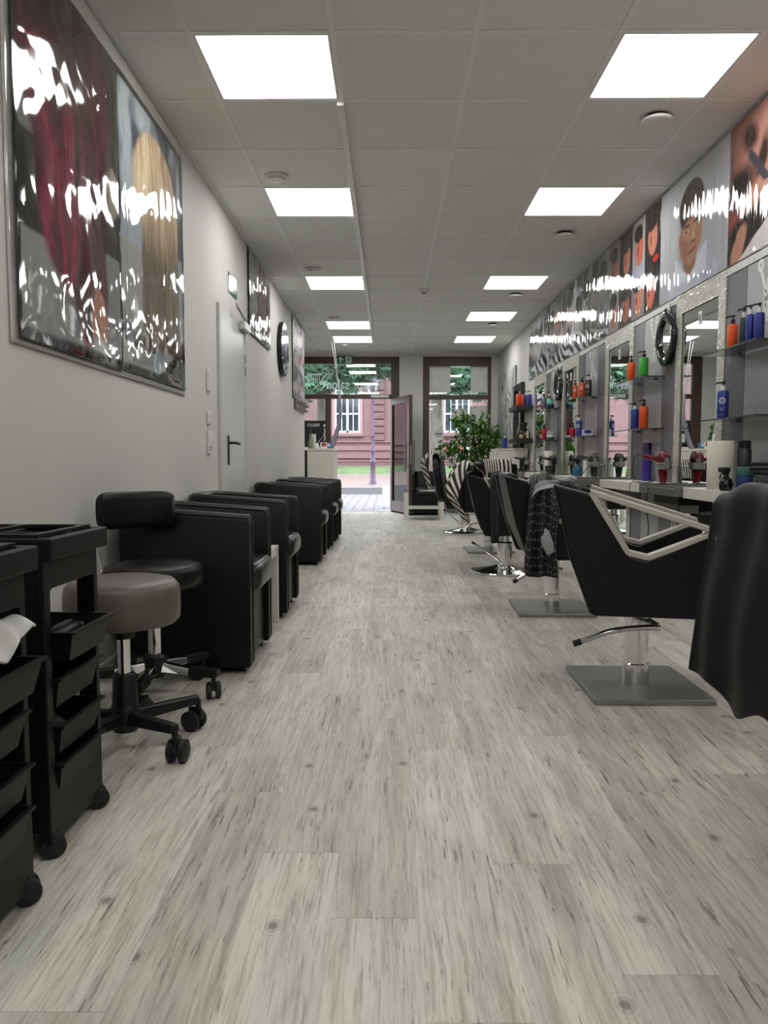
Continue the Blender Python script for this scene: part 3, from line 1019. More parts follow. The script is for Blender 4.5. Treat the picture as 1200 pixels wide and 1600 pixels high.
def hair(U, V, seed, c0, c1, c2, fu=40, fv=2, bend=0.06):
    h, w = U.shape
    bnd = (noise2(h, w, 3, 4, seed + 3, 2) - .5) * bend * 6
    n = noise2(h, w, fu, fv, seed, 2)
    iu = np.clip(((U + bnd) % 1.0) * (w - 1), 0, w - 1).astype(int)
    iv = (V * (h - 1)).astype(int)
    n = n[iv, iu]
    n2 = noise2(h, w, 8, 3, seed + 11, 2)[iv, iu]
    t = np.clip((n * .6 + n2 * .4 - .3) / .4, 0, 1)
    img = lerp_img(c0, c1, t * 1.6)
    k = np.clip((t - .62) / .3, 0, 1)
    return img * (1 - k[..., None]) + np.array(c8(*c2)) * k[..., None]

def paint_red(U, V):
    img = blank(U, (34, 30, 32))
    put(img, (120, 124, 124), rect(U, V, -.1, 1.1, -.1, .36))
    put(img, (150, 152, 150), ell(U, V, .1, .2, .28, .16, 0, .5))
    put(img, (26, 26, 28), half(U, V, .52, .26, -.05, .62) * rect(U, V, -.1, .5, .28, .66))
    put(img, (148, 140, 122), ell(U, V, .9, .56, .09, .08))
    put(img, (125, 128, 130), rect(U, V, .02, .16, .52, .60))
    put(img, (60, 58, 62), ell(U, V, .78, .78, .10, .2, .3))
    hm = np.clip(ell(U, V, .45, .80, .42, .42, 0, .06) + ell(U, V, .50, .46, .36, .30, .25, .06) + ell(U, V, .62, .26, .20, .24, .35, .08), 0, 1)
    putc(img, hair(U, V, 4, (24, 16, 20), (92, 20, 46), (150, 34, 74)), hm)
    put(img, (30, 18, 24), ell(U, V, .45, .95, .45, .22, 0, .5) * .8)
    put(img, (36, 38, 46), rect(U, V, .44, .62, -.1, .17) * half(U, V, .52, .18, .62, 0))
    put(img, (175, 118, 98), ell(U, V, .72, .12, .10, .11, .3))
    put(img, (196, 200, 196), ell(U, V, .74, .0, .14, .08, 0, .2))
    put(img, (20, 19, 19), 1 - rect(U, V, .025, .985, .035, 1.02))
    return img
def paint_blonde(U, V):
    img = blank(U, (150, 158, 168))
    h, w = U.shape
    n = noise2(h, w, 10, 6, 77, 2)
    putc(img, lerp_img((60, 66, 80), (172, 180, 186), (n - .35) * 3), rect(U, V, -.1, 1.1, .55, 1.1))
    put(img, (150, 150, 146), rect(U, V, -.1, .4, -.1, .45))
    put(img, (96, 98, 100), rect(U, V, -.1, .5, .10, .17))
    hm = np.clip(ell(U, V, .52, .70, .34, .22, 0, .05) + rect(U, V, .28, .88, .12, .70, .03), 0, 1)
    top = hair(U, V, 21, (176, 142, 108), (206, 178, 140), (224, 202, 168), 36, 2, .03)
    bot = hair(U, V, 25, (84, 72, 60), (124, 106, 88), (150, 132, 112), 36, 2, .03)
    t = np.clip((V - .45) / .25, 0, 1)[..., None]
    putc(img, bot * (1 - t) + top * t, hm)
    put(img, (62, 46, 40), half(U, V, 1.0, .22, .45, .0) * rect(U, V, .4, 1.1, -.1, .24))
    put(img, (18, 18, 18), 1 - rect(U, V, .012, .965, .03, .975))
    return img
bigp = thing('poster', 'large glossy foil poster of dark red and blonde hair on the left wall', 'poster', (XL, 3.5, 1.30))
def wpart(fn, *a, **k):
    """Sheets are laid out in room coordinates; parent them with their place kept."""
    o = fn(*a, **k)
    p = o.parent
    if p is not None:
        o.matrix_parent_inverse = Matrix.Translation(p.location).inverted()
    return o
wpart(sheet, 'red_hair_print', bigp, 'L', 2.50, 3.46, 1.315, 2.655, paint_red, 12, amp=0.0075, res=110, crease=(2.2, 2.4), fine=.12)
wpart(sheet, 'blonde_hair_print', bigp, 'L', 3.46, 4.53, 1.325, 2.665, paint_blonde, 18, amp=0.0065, res=110, crease=(2.6, 2.6), fine=.16)
CLEARF = print_material('clear_foil', 0.1, 0.8)
def paint_film(U, V):
    return blank(U, (190, 188, 182))
wpart(sheet, 'clear_film', bigp, 'L', 2.46, 4.545, 1.295, 2.755, paint_film, 3, amp=0.003, res=50, m=CLEARF, back=0.003, crease=(7, 5))

def paint_auburn(U, V):
    img = lerp_img((120, 122, 128), (176, 178, 180), noise2(*U.shape, 5, 3, 5, 2))
    putc(img, hair(U, V, 31, (60, 44, 46), (118, 84, 84), (150, 122, 118), 16, 2, .03), np.clip(ell(U, V, .62, .62, .30, .36, 0, .08) + ell(U, V, .60, .25, .26, .3, 0, .1), 0, 1))
    put(img, (96, 94, 100), rect(U, V, -.1, .5, -.1, .22) * .6)
    put(img, (70, 68, 70), 1 - rect(U, V, .015, .985, .01, .99))
    return img
def single_poster(label, wall, y0, y1, z0, z1, paint, seed, **k):
    t = thing('poster', label, 'poster', (XL if wall == 'L' else XR, (y0 + y1) / 2, z0), 0, k.pop('group', None))
    wpart(sheet, 'print', t, wall, y0, y1, z0, z1, paint, seed, **k)
    return t
single_poster('narrow silvery foil poster of reddish hair above the white door', 'L', 6.62, 7.78, 2.02, 2.745, paint_auburn, 40, amp=0.008, res=90, crease=(6, 3), vert=True)
def paint_collage(U, V):
    h, w = U.shape
    img = lerp_img((70, 66, 74), (190, 186, 190), (noise2(h, w, 9, 14, 51, 3) - .3) * 2.4)
    for i, (cx, cy) in enumerate([(.25, .82), (.7, .8), (.25, .5), (.68, .48), (.25, .17), (.7, .15)]):
        put(img, (190, 172, 170), ell(U, V, cx, cy, .10, .09))
        put(img, (52, 46, 50), ell(U, V, cx, cy + .05, .13, .08, 0, .3) * (1 - ell(U, V, cx, cy, .08, .08)))
    put(img, (150, 60, 66), ell(U, V, .62, .56, .12, .06, 0, .5) * .6)
    for q in (.34, .66):
        put(img, (95, 92, 96), rect(U, V, -.1, 1.1, q - .006, q + .006))
    put(img, (95, 92, 96), rect(U, V, .47, .49, -.1, 1.1))
    return img
single_poster('grey collage poster of hairstyles above the coat rail', 'L', 9.60, 10.90, 1.70, 2.74, paint_collage, 60, amp=0.003, res=70, crease=(4, 4), m=print_material('satin_print', 0.4, 0.0))

# ---- posters over the mirrors, right wall
SKIN = (196, 142, 116)
def paint_shave(U, V):
    img = lerp_img((54, 24, 22), (172, 92, 76), noise2(*U.shape, 3, 3, 71, 2) * 1.1)
    put(img, (206, 150, 132), ell(U, V, .45, .72, .30, .34, .5, .5))
    put(img, (60, 34, 30), ell(U, V, .22, .82, .07, .10, .3, .4))
    put(img, (58, 30, 28), ell(U, V, .35, .62, .05, .14, -.2, .4))
    put(img, (30, 22, 22), ell(U, V, .10, .52, .2, .12, .3, .4))
    put(img, (196, 140, 120), ell(U, V, .42, .40, .26, .14, .5, .2))
    put(img, (190, 132, 112), ell(U, V, .24, .36, .10, .08, .8, .2))
    put(img, (66, 66, 76), half(U, V, .20, .70, .38, .42) * half(U, V, .42, .46, .24, .73) * rect(U, V, .1, .45, .45, .72))
    put(img, (24, 18, 20), half(U, V, .0, .18, 1, .40) * 0 + ell(U, V, .22, .16, .32, .16, .3, .2))
    put(img, (184, 132, 112), ell(U, V, .12, .10, .06, .16, -.4, .15))
    put(img, (214, 206, 208), half(U, V, 1.0, .55, .08, -.02))
    return img
def paint_boy(U, V):
    img = lerp_img((176, 177, 184), (196, 196, 200), V)
    put(img, (196, 199, 212), np.clip(ell(U, V, .52, .02, .36, .28, 0, .04), 0, 1))
    put(img, (172, 176, 196), ell(U, V, .75, .08, .08, .24, .25, .3) * .7)
    put(img, (150, 108, 88), rect(U, V, .40, .60, .12, .34, .03))
    put(img, (212, 214, 224), half(U, V, .50, .10, .28, .32) * half(U, V, .36, .10, .50, .10) * rect(U, V, .26, .5, .08, .32))
    put(img, (216, 218, 228), half(U, V, .72, .32, .50, .10) * rect(U, V, .5, .74, .08, .32))
    put(img, (172, 122, 98), ell(U, V, .345, .45, .03, .065))
    put(img, (182, 132, 106), ell(U, V, .50, .44, .17, .225, .05, .05))
    put(img, (120, 80, 64), ell(U, V, .40, .44, .07, .2, .0, .5) * .6)
    put(img, (44, 36, 34), ell(U, V, .50, .70, .185, .20, -.1, .05))
    put(img, (182, 132, 106), ell(U, V, .52, .50, .15, .10, 0, .2))
    for cx in (.44, .60):
        put(img, (54, 40, 36), ell(U, V, cx, .545, .045, .010, .1, .3))
        put(img, (214, 204, 198), ell(U, V, cx, .495, .030, .014, 0, .2))
        put(img, (42, 30, 28), ell(U, V, cx, .495, .014, .015, 0, .2))
    put(img, (208, 160, 134), ell(U, V, .545, .44, .022, .06, 0, .5))
    put(img, (112, 72, 60), ell(U, V, .545, .385, .035, .012, 0, .4))
    put(img, (150, 84, 78), ell(U, V, .525, .315, .065, .018, .1, .3))
    return img
def paint_grid(U, V):
    img = blank(U, (30, 27, 30))
    r = random.Random(5)
    for i in range(4):
        for j in range(2):
            x0, y0 = i * .25, j * .5
            bg = [(178, 174, 178), (40, 36, 38), (150, 140, 150), (28, 26, 28)][(i + 2 * j) % 4]
            put(img, bg, rect(U, V, x0 + .006, x0 + .244, y0 + .01, y0 + .49))
            cx, cy = x0 + .125 + r.uniform(-.02, .02), y0 + .20
            sk = [(198, 126, 102), (188, 114, 94), (210, 138, 110), (216, 116, 92)][(i + j) % 4]
            put(img, sk, ell(U, V, cx, cy, .075, .17, 0, .08) * rect(U, V, x0 + .006, x0 + .244, y0 + .01, y0 + .49))
            put(img, tuple(int(q * .6) for q in sk), ell(U, V, cx - .03, cy - .02, .014, .045, 0, .3))
            put(img, (32, 26, 26), ell(U, V, cx - .02, cy + .15, .085, .085, .35, .1) * rect(U, V, x0 + .006, x0 + .244, y0 + .01, y0 + .49))
    put(img, (190, 190, 214), rect(U, V, .50, .74, .40, .52) * .8)
    put(img, (200, 30, 50), ell(U, V, .93, .48, .05, .03))
    return img
def zebra(U, V, f=34, a=.6, seed=3):
    n = noise2(*U.shape, 3, 3, seed, 2)
    return (np.sin((U * math.cos(a) + V * math.sin(a)) * f + n * 14) > 0).astype(float)
def paint_mono(seed, warm=False):
    def fn(U, V):
        h, w = U.shape
        img = lerp_img((36, 38, 40), (168, 172, 178), (noise2(h, w, 6, 3, seed, 2) - .3) * 2.2)
        r = random.Random(seed)
        for i, cx in enumerate((.16, .38, .64, .86)):
            cy = .52 + r.uniform(-.1, .12)
            put(img, (198, 190, 186), rect(U, V, cx - .11, cx - .095, -.1, 1.1))
            put(img, (158, 128, 114) if warm else (162, 158, 156), ell(U, V, cx, cy, .085, .19, r.uniform(-.2, .2), .08))
            put(img, (186, 112, 66) if (warm and i == 1) else (34, 32, 34), ell(U, V, cx - .01, cy + .19, .10, .13, 0, .1))
            put(img, (60, 56, 56), ell(U, V, cx + .02, cy, .012, .04, 0, .3))
        z = zebra(U, V, 46, .9, seed)
        reg = half(U, V, 1.0, .12, 0.0, .30, .03) if seed % 2 else half(U, V, 1.0, .34, 0, .12, .03)
        putc(img, lerp_img((52, 54, 58), (202, 203, 208), z), np.clip(reg, 0, 1))
        if seed % 2:
            put(img, (150, 158, 158), half(U, V, .98, .62, .78, .42) * half(U, V, .78, .42, .6, .6) * rect(U, V, .6, .98, .4, .62))
        return img
    return fn
PG = 'glossy posters over the mirrors'
ZP0, ZP1 = 2.0, ZC - 0.012
single_poster('foil poster of a face being shaved with a razor, nearest on the right wall', 'R', 3.28, 4.386, ZP0, ZP1, paint_shave, 81, amp=0.006, res=110, crease=(6, 2), vert=True, group=PG)
single_poster('foil poster of a smiling dark haired boy in a white shirt', 'R', 4.392, 5.468, ZP0, ZP1, paint_boy, 83, amp=0.0045, res=140, crease=(6, 2), vert=True, group=PG)
single_poster('foil poster with two rows of short haired heads', 'R', 5.474, 6.728, ZP0, ZP1, paint_grid, 85, amp=0.003, res=110, crease=(9, 3), vert=True, group=PG)
single_poster('dark foil poster with zebra stripes, right of the ginger haired one', 'R', 6.734, 7.97, ZP0, ZP1, paint_mono(91), 91, amp=0.0045, res=90, crease=(7, 2), vert=True, group=PG)
single_poster('foil poster with a ginger haired head and striped lower edge', 'R', 7.976, 9.20, ZP0, ZP1, paint_mono(94, True), 94, amp=0.0045, res=80, crease=(7, 2), vert=True, group=PG)
single_poster('black and white foil poster furthest along the right wall', 'R', 9.206, 10.49, ZP0, ZP1, paint_mono(98), 98, amp=0.0045, res=80, crease=(7, 2), vert=True, group=PG)
# canvas by the window
def paint_canvas(U, V):
    img = lerp_img((122, 132, 140), (186, 188, 186), noise2(*U.shape, 4, 3, 6, 2))
    h = hair(U, V, 8, (96, 98, 98), (176, 178, 176), (206, 206, 202), 26, 2, .10)
    putc(img, h, np.clip(ell(U, V, .62, .4, .42, .7, .1, .2), 0, 1) * .85)
    put(img, (110, 106, 100), ell(U, V, .55, .45, .03, .4, .1, .4) * .6)
    put(img, (84, 84, 84), ell(U, V, .3, .8, .04, .07, .4, .4) + 0 * U)
    return img
cv = thing('canvas_picture', 'grey canvas picture of flowing hair beside the shop window', 'picture', (XR, 12.45, 1.11))
wpart(sheet, 'canvas', cv, 'R', 11.55, 13.32, 1.11, 2.34, paint_canvas, 7, amp=0, res=60, m=MATTE, back=0.03, thick=0.026)

# ------------------------------------------------------------------ left wall fittings
es = thing('exit_sign', 'small green and white exit sign on the left wall over the door', 'exit sign', (XL, 5.99, 2.265))
MB().box(0, 0.006, -0.15, 0.15, -0.075, 0.075, 0.001).build('plate', mat('exit_plate', c8(30, 112, 78), 0.12, var=0.02), es)
MB().box(0.006, 0.0075, -0.13, -0.01, -0.06, 0.06).build('white_field', mat('sign_gloss', c8(225, 232, 225), 0.12, var=0.02), es)
m1 = MB()
man(m1, -0.07, 0.0, 0.105, -0.009, -0.0075)
m1.v = [(-p[1], p[0], p[2]) for p in m1.v]
m1.build('running_figure', MATS['exit_plate'], es)
a1 = MB().prism([(0.07, 0.05), (0.12, -0.005), (0.085, 0.0), (0.085, -0.05), (0.055, -0.05), (0.055, 0.0), (0.02, -0.005)], 0.006, 0.0075, 'yz')
a1.build('arrow', SIGNW, es)

d2 = structroot('door_2', 'white side door with black lever handle in the left wall', (XL, 5.5, 0))
DOORW = mat('door_white', c8(198, 200, 198), 0.3, var=0.01)
FRAMEM = mat('door_frame_white', c8(196, 196, 190), 0.4, var=0.01)
fr = MB()
fr.box(0, 0.022, -0.07, -0.012, 0, 2.03)
fr.box(0, 0.022, 0.90, 0.93, 0, 2.03)
fr.build('door_frame', FRAMEM, d2, bevel=0.003)
MB().box(0, 0.014, -0.005, 0.896, 0.005, 2.0).build('door_leaf', DOORW, d2, bevel=0.003)
hp = MB()
hp.box(0.014, 0.022, 0.175, 0.215, 0.88, 1.10, 0.004)
hp.build('handle_plate', BLACKP, d2)
MB().tube([(0.02, 0.195, 1.045), (0.065, 0.195, 1.045), (0.072, 0.21, 1.045), (0.072, 0.33, 1.04)], [0.011, 0.011, 0.012, 0.011], 10).build('lever', BLACKP, d2, 50)
for z in (1.72, 1.62):
    MB().tube([(0.018, 0.90, z), (0.018, 0.90, z + 0.07)], 0.008, 8).build('hinge', STEEL, d2, 40)
cl = MB().box(0.014, 0.065, 0.66, 0.92, 1.965, 2.03, 0.006)
cl.build('door_closer', mat('closer_grey', c8(180, 180, 176), 0.35, metal=0.4), d2)
MB().box(0.05, 0.062, 0.38, 0.42, 2.075, 2.11).tube([(0.056, 0.40, 2.09), (0.056, 0.74, 2.035)], 0.009, 6).build('closer_arm', STEEL, d2)

ck = thing('wall_clock', 'round silver grey wall clock on the left wall', 'clock', (XL, 8.62, 2.155))
MB().lathe([(0.30, 0.012), (0.30, 0.045), (0.295, 0.05)], 48, axis='x').build('rim', BLACKP, ck, 40)
MB().lathe([(0.293, 0.048), (0.293, 0.054), (0.002, 0.055)], 48, axis='x').build('face', mat('clock_face', c8(120, 126, 150), 0.12, metal=0.7, var=0.25, scale=3), ck, 40)
for i in range(12):
    a = i * math.pi / 6
    MB().box(0.055, 0.058, -0.006, 0.006, -0.02, 0.02).xform(Matrix.Translation((0, 0.255 * math.sin(a), 0.255 * math.cos(a))) @ Matrix.Rotation(-a, 4, 'X')).build('hour_mark', PRINTW, ck)
for (a, l) in ((0.9, .15), (2.6, .21)):
    MB().box(0.058, 0.061, -0.006, 0.006, -0.03, l).xform(Matrix.Rotation(-a, 4, 'X')).build('clock_hand', PRINTW, ck)

rl = thing('coat_rail', 'dark coat rail with a row of hooks below the collage poster', 'coat rail', (XL, 10.35, 1.60))
MB().box(0.003, 0.028, -0.58, 0.58, -0.02, 0.09, 0.004).build('board', mat('rail_grey', c8(112, 110, 108), 0.4, metal=0.5), rl)
for i in range(9):
    y = -0.52 + i * 0.13
    MB().tube([(0.028, y, 0.06), (0.07, y, 0.055), (0.085, y, 0.08)], 0.007, 7).tube([(0.028, y, 0.02), (0.055, y, -0.01), (0.075, y, 0.01)], 0.007, 7).build('hook', STEEL, rl, 50)

def switch(label, z, h, w, rocker=True, socket=False):
    t = thing('wall_switch', label, 'switch', (XL, 5.135, z), 0, 'white switches beside the door')
    MB().box(0.002, 0.014, -w / 2, w / 2, -h / 2, h / 2, 0.003).build('cover', WHITE_PLASTIC, t)
    if rocker:
        MB().box(0.014, 0.019, -w * .32, w * .32, -h * (.0 if socket else .32), h * .36, 0.002).build('rocker', WHITE, t)
    if socket:
        MB().lathe([(0.022, 0.012), (0.022, 0.018), (0.017, 0.018), (0.017, 0.0145)], 20, (0, 0, -h * .25), 'x').build('socket', mat('socket_grey', c8(180, 180, 176), 0.5), t, 40)
    return t
switch('tall white wall intercom beside the side door, highest of three fittings', 1.455, 0.155, 0.075)
switch('single white light switch beside the side door, middle of three fittings', 1.20, 0.085, 0.083)
switch('white double switch with socket beside the side door, lowest of three fittings', 1.035, 0.155, 0.083, True, True)

# ------------------------------------------------------------------ waiting armchairs (local: faces +x, origin at floor centre)
def make_armchair(label, loc):
    t = thing('tub_armchair', label, 'armchair', loc, 0, 'black tub armchairs along the left wall')
    D, Wd, T, H = 0.60, 0.575, 0.085, 0.685
    def ushape(x0, x1, w, r, n=6):
        pts = [(x1, -w)]
        for i in range(n + 1):
            a = math.pi / 2 * i / n
            pts.append((x0 + r - r * math.sin(a), -w + r - r * math.cos(a)))
        for i in range(n + 1):
            a = math.pi / 2 * i / n
            pts.append((x0 + r - r * math.cos(a), w - r + r * math.sin(a)))
        pts.append((x1, w))
        return pts
    outer = ushape(-D / 2, D / 2, Wd / 2, 0.17)
    inner = ushape(-D / 2 + T, D / 2, Wd / 2 - T, 0.10)
    poly_o, poly_i = outer, inner
    n = len(poly_o)
    # U wall with a softly rounded top, rising a little towards the back
    mb = MB()
    rings = []
    prof = [(0.0, 0.03), (0.0, H - 0.03), (0.10, H - 0.012), (0.3, H), (0.7, H), (0.9, H - 0.012), (1.0, H - 0.03), (1.0, 0.03)]
    vs = []
    for (q, z) in prof:
        for i in range(n):
            a, b = poly_o[i], poly_i[i]
            x, y = a[0] + (b[0] - a[0]) * q, a[1] + (b[1] - a[1]) * q
            rise = 0.035 * max(0.0, min(1.0, (D / 2 - x) / 0.5)) if z > 0.1 else 0
            vs.append((x, y, z + rise))
    fs = []
    m = len(prof)
    for j in range(m - 1):
        for i in range(n - 1):
            fs.append((j * n + i, j * n + i + 1, (j + 1) * n + i + 1, (j + 1) * n + i))
    for e in (0, n - 1):
        fs.append(tuple(j * n + e for j in range(m)))
    for i in range(n - 1):
        fs.append((i, i + 1, (m - 1) * n + i + 1, (m - 1) * n + i))
    mb.add(vs, fs)
    mb.build('shell', BLACKL, t, 35)
    mat('piping_leather', c8(30, 28, 26), 0.3, var=0.1)
    for s in (-1, 1):
        for yy in (s * (Wd / 2 - 0.004), s * (Wd / 2 - T + 0.004)):
            MB().tube([(D / 2 + 0.001, yy, 0.04), (D / 2 + 0.002, yy, H - 0.035), (D / 2 - 0.02, yy * .995, H - 0.01)], 0.0045, 6).build('piping', MATS['piping_leather'], t, 60)
    seam = MB()
    for q in (0.0, 1.0):
        pts = []
        for i in range(n):
            a, b = poly_o[i], poly_i[i]
            x, y = a[0] + (b[0] - a[0]) * (0.06 + .88 * q), a[1] + (b[1] - a[1]) * (0.06 + .88 * q)
            pts.append((x, y, H - 0.014 + 0.035 * max(0.0, min(1.0, (D / 2 - x) / 0.5))))
        seam.tube(pts, 0.004, 6)
    seam.build('rim_seam', MATS['piping_leather'], t, 60)
    y1 = Wd / 2 - T - 0.003
    MB().box(-D / 2 + T, D / 2 - 0.02, -y1, y1, 0.03, 0.36, 0.01).build('seat_base', BLACKL, t, 40)
    c = MB().box(-D / 2 + T + .005, D / 2 + 0.035, -y1 + .002, y1 - .002, 0.335, 0.465, 0.045, 4)
    c.build('seat_cushion', mat('seat_leather', c8(34, 32, 33), 0.28, var=0.08, scale=20, bump=0.1), t, 50)
    for sx in (-1, 1):
        for sy in (-1, 1):
            MB().lathe([(0.02, 0), (0.022, 0.03)], 10, (sx * 0.25, sy * 0.22, 0)).build('foot', BLACKP, t)
    return t
AX = -0.895
ac = make_armchair('black leather tub armchair nearest the viewer, right beside the round stools', (AX, 3.48, 0))
dup(ac, (AX, 4.63, 0), 0, 'black leather tub armchair behind the nearest white side table')
dup(ac, (AX, 6.83, 0), 0, 'black leather tub armchair just past the white side door')
dup(ac, (AX + .01, 8.03, 0), 0, 'black leather tub armchair just past the far side table, second last in row')
dup(ac, (AX + .02, 8.75, 0), 0, 'black leather tub armchair last in the row by the desk')
wac = dup(ac, (0.62, 12.78, 0), -math.pi / 2, 'black leather tub armchair under the shop window behind the low table', 'black tub armchairs at the window')
def side_table(label, loc):
    t = thing('side_table', label, 'side table', loc, 0, 'small white side tables')
    MB().box(-0.275, 0.275, -0.20, 0.20, 0.385, 0.435, 0.002).build('table_top', WHITE, t)
    for sx in (-1, 1):
        for sy in (-1, 1):
            MB().box(sx * .275 - (.05 if sx > 0 else 0), sx * .275 + (0 if sx > 0 else .05), sy * .20 - (.05 if sy > 0 else 0), sy * .20 + (0 if sy > 0 else .05), 0, 0.385, 0.002).build('leg', WHITE, t)
    return t
st = side_table('square white side table between the two nearest armchairs', (-0.905, 4.095, 0))
dup(st, (-0.905, 7.42, 0), 0, 'square white side table between the farther armchairs')

# ------------------------------------------------------------------ stools
def caster(parent_, x, y, s=1.0, ang=0.0, name='caster', dk=BLACKP):
    r = 0.028 * s
    c = MB()
    c.tube([(0, 0, 0.062 * s), (0, 0, 0.085 * s)], 0.008 * s, 8)
    c.box(-0.012 * s, 0.030 * s, -0.006 * s, 0.006 * s, 0.030 * s, 0.064 * s, 0.004 * s)
    c.xform(Matrix.Translation((x, y, 0)) @ Matrix.Rotation(ang, 4, 'Z'))
    o = c.build(name, dk, parent_, 40)
    w = MB()
    for s2 in (-1, 1):
        w.lathe([(r * .5, s2 * .006 * s), (r, s2 * .008 * s), (r, s2 * .021 * s), (r * .7, s2 * .025 * s)], 18, (0.016 * s, 0, r), 'y')
    w.xform(Matrix.Translation((x, y, 0)) @ Matrix.Rotation(ang, 4, 'Z'))
    w.build('wheel', RUBBER, o, 40)
def star_base(t, hub_r, hz, arm_z, R, ang0, m_arm, m_tip=None, s=1.0):
    MB().lathe([(hub_r * .9, hz), (hub_r, hz + .01), (hub_r, arm_z + .04), (hub_r * .8, arm_z + .05)], 20).build('hub', BLACKP, t, 40)
    for i in range(5):
        a = ang0 + i * 2 * math.pi / 5
        ca, sa = math.cos(a), math.sin(a)
        arm = MB()
        def arm_seg(r0, r1, z0, z1, h0, h1, w0, w1):
            p = [(r0, -w0, z0), (r0, w0, z0), (r1, w1, z1), (r1, -w1, z1), (r0, -w0 * .6, z0 + h0), (r0, w0 * .6, z0 + h0), (r1, w1 * .7, z1 + h1), (r1, -w1 * .7, z1 + h1)]
            return [(x * ca - y * sa, x * sa + y * ca, z) for x, y, z in p], [(0, 3, 2, 1), (4, 5, 6, 7), (0, 1, 5, 4), (1, 2, 6, 5), (2, 3, 7, 6), (3, 0, 4, 7)]
        split = R if m_tip is None else R * .62
        zt = 0.078 * s
        zmid = arm_z - .02 + (zt - arm_z + .02) * (split / R)
        arm.add(*arm_seg(hub_r * .5, split, arm_z - .02, zmid, .04, .026, .024, .019))
        ao = arm.build('base_arm', m_arm, t, bevel=0.004)
        if m_tip is not None:
            tip = MB()
            tip.add(*arm_seg(split - .005, R + .02, zmid - .004, zt, .036, .03, .022, .022))
            tip.build('arm_tip', m_tip, ao, bevel=0.004)
        caster(t, R * ca, R * sa, s, a + 2.1)
sa_ = thing('stool', 'round grey brown swivel stool with black five star base', 'stool', (-0.845, 2.375, 0))
SEATG = mat('taupe_leather', c8(92, 84, 76), 0.42, var=0.05, scale=20, bump=0.08)
MB().lathe([(0.05, 0.412), (0.165, 0.405), (0.176, 0.418), (0.178, 0.45), (0.178, 0.49), (0.174, 0.52), (0.160, 0.537), (0.12, 0.546), (0.002, 0.548)], 40).build('seat', SEATG, sa_, 50)
MB().box(-0.07, 0.07, -0.05, 0.05, 0.385, 0.407, 0.006).lathe([(0.035, 0.355), (0.035, 0.39)], 16).build('seat_plate', BLACKP, sa_, 40)
MB().lathe([(0.020, 0.22), (0.020, 0.36)], 20).build('gas_column', CHROME, sa_, 40)
MB().lathe([(0.042, 0.09), (0.036, 0.235), (0.032, 0.24)], 20).build('column_sleeve', BLACKP, sa_, 40)
star_base(sa_, 0.042, 0.055, 0.10, 0.245, -0.62, BLACKP, None, 1.25)
sb = thing('stool', 'black round stool with curved backrest on a chrome base', 'stool', (-0.915, 2.915, 0), 0)
MB().lathe([(0.05, 0.432), (0.17, 0.427), (0.186, 0.44), (0.190, 0.465), (0.188, 0.495), (0.178, 0.512), (0.15, 0.52), (0.002, 0.523)], 40).build('seat', BLACKL, sb, 50)
bk = []
mbk = MB()
# curved padded backrest facing +x -y
for i in range(13):
    a = -0.62 * math.cos(math.pi * i / 12)
    e = max(.62, math.sqrt(max(0.0, 1 - (abs(a) / .68) ** 10)))
    ring_ = []
    for k in range(14):
        b_ = 2 * math.pi * k / 14
        rr, zz = 0.022 * math.copysign(abs(math.cos(b_)) ** .6, math.cos(b_)), 0.076 * math.copysign(abs(math.sin(b_)) ** .6, math.sin(b_)) * e
        R_ = 0.255 + rr
        ring_.append((0.03 - R_ * math.cos(a), R_ * math.sin(a), 0.715 + zz))
    bk.append(ring_)
mbk.add([p for r in bk for p in r], [(i * 14 + k, i * 14 + (k + 1) % 14, (i + 1) * 14 + (k + 1) % 14, (i + 1) * 14 + k) for i in range(12) for k in range(14)] + [tuple(range(13, -1, -1)), tuple(12 * 14 + k for k in range(14))])
bo = mbk.build('backrest', BLACKL, sb, 60)
rods = MB()
for s in (-1, 1):
    rods.tube([(-0.10, s * .035, 0.425), (-0.21, s * .035, 0.44), (-0.225, s * .035, 0.56), (-0.215, s * .035, 0.66)], 0.006, 8)
rods.build('back_rods', CHROME, sb, 60)
for o_ in (bo, sb.children[-1]):
    o_.rotation_euler = (0, 0, -0.95)
MB().lathe([(0.026, 0.12), (0.026, 0.43)], 20).build('gas_column', CHROME, sb, 40)
star_base(sb, 0.045, 0.075, 0.115, 0.25, -0.25, CHROME, BLACKP, 1.15)

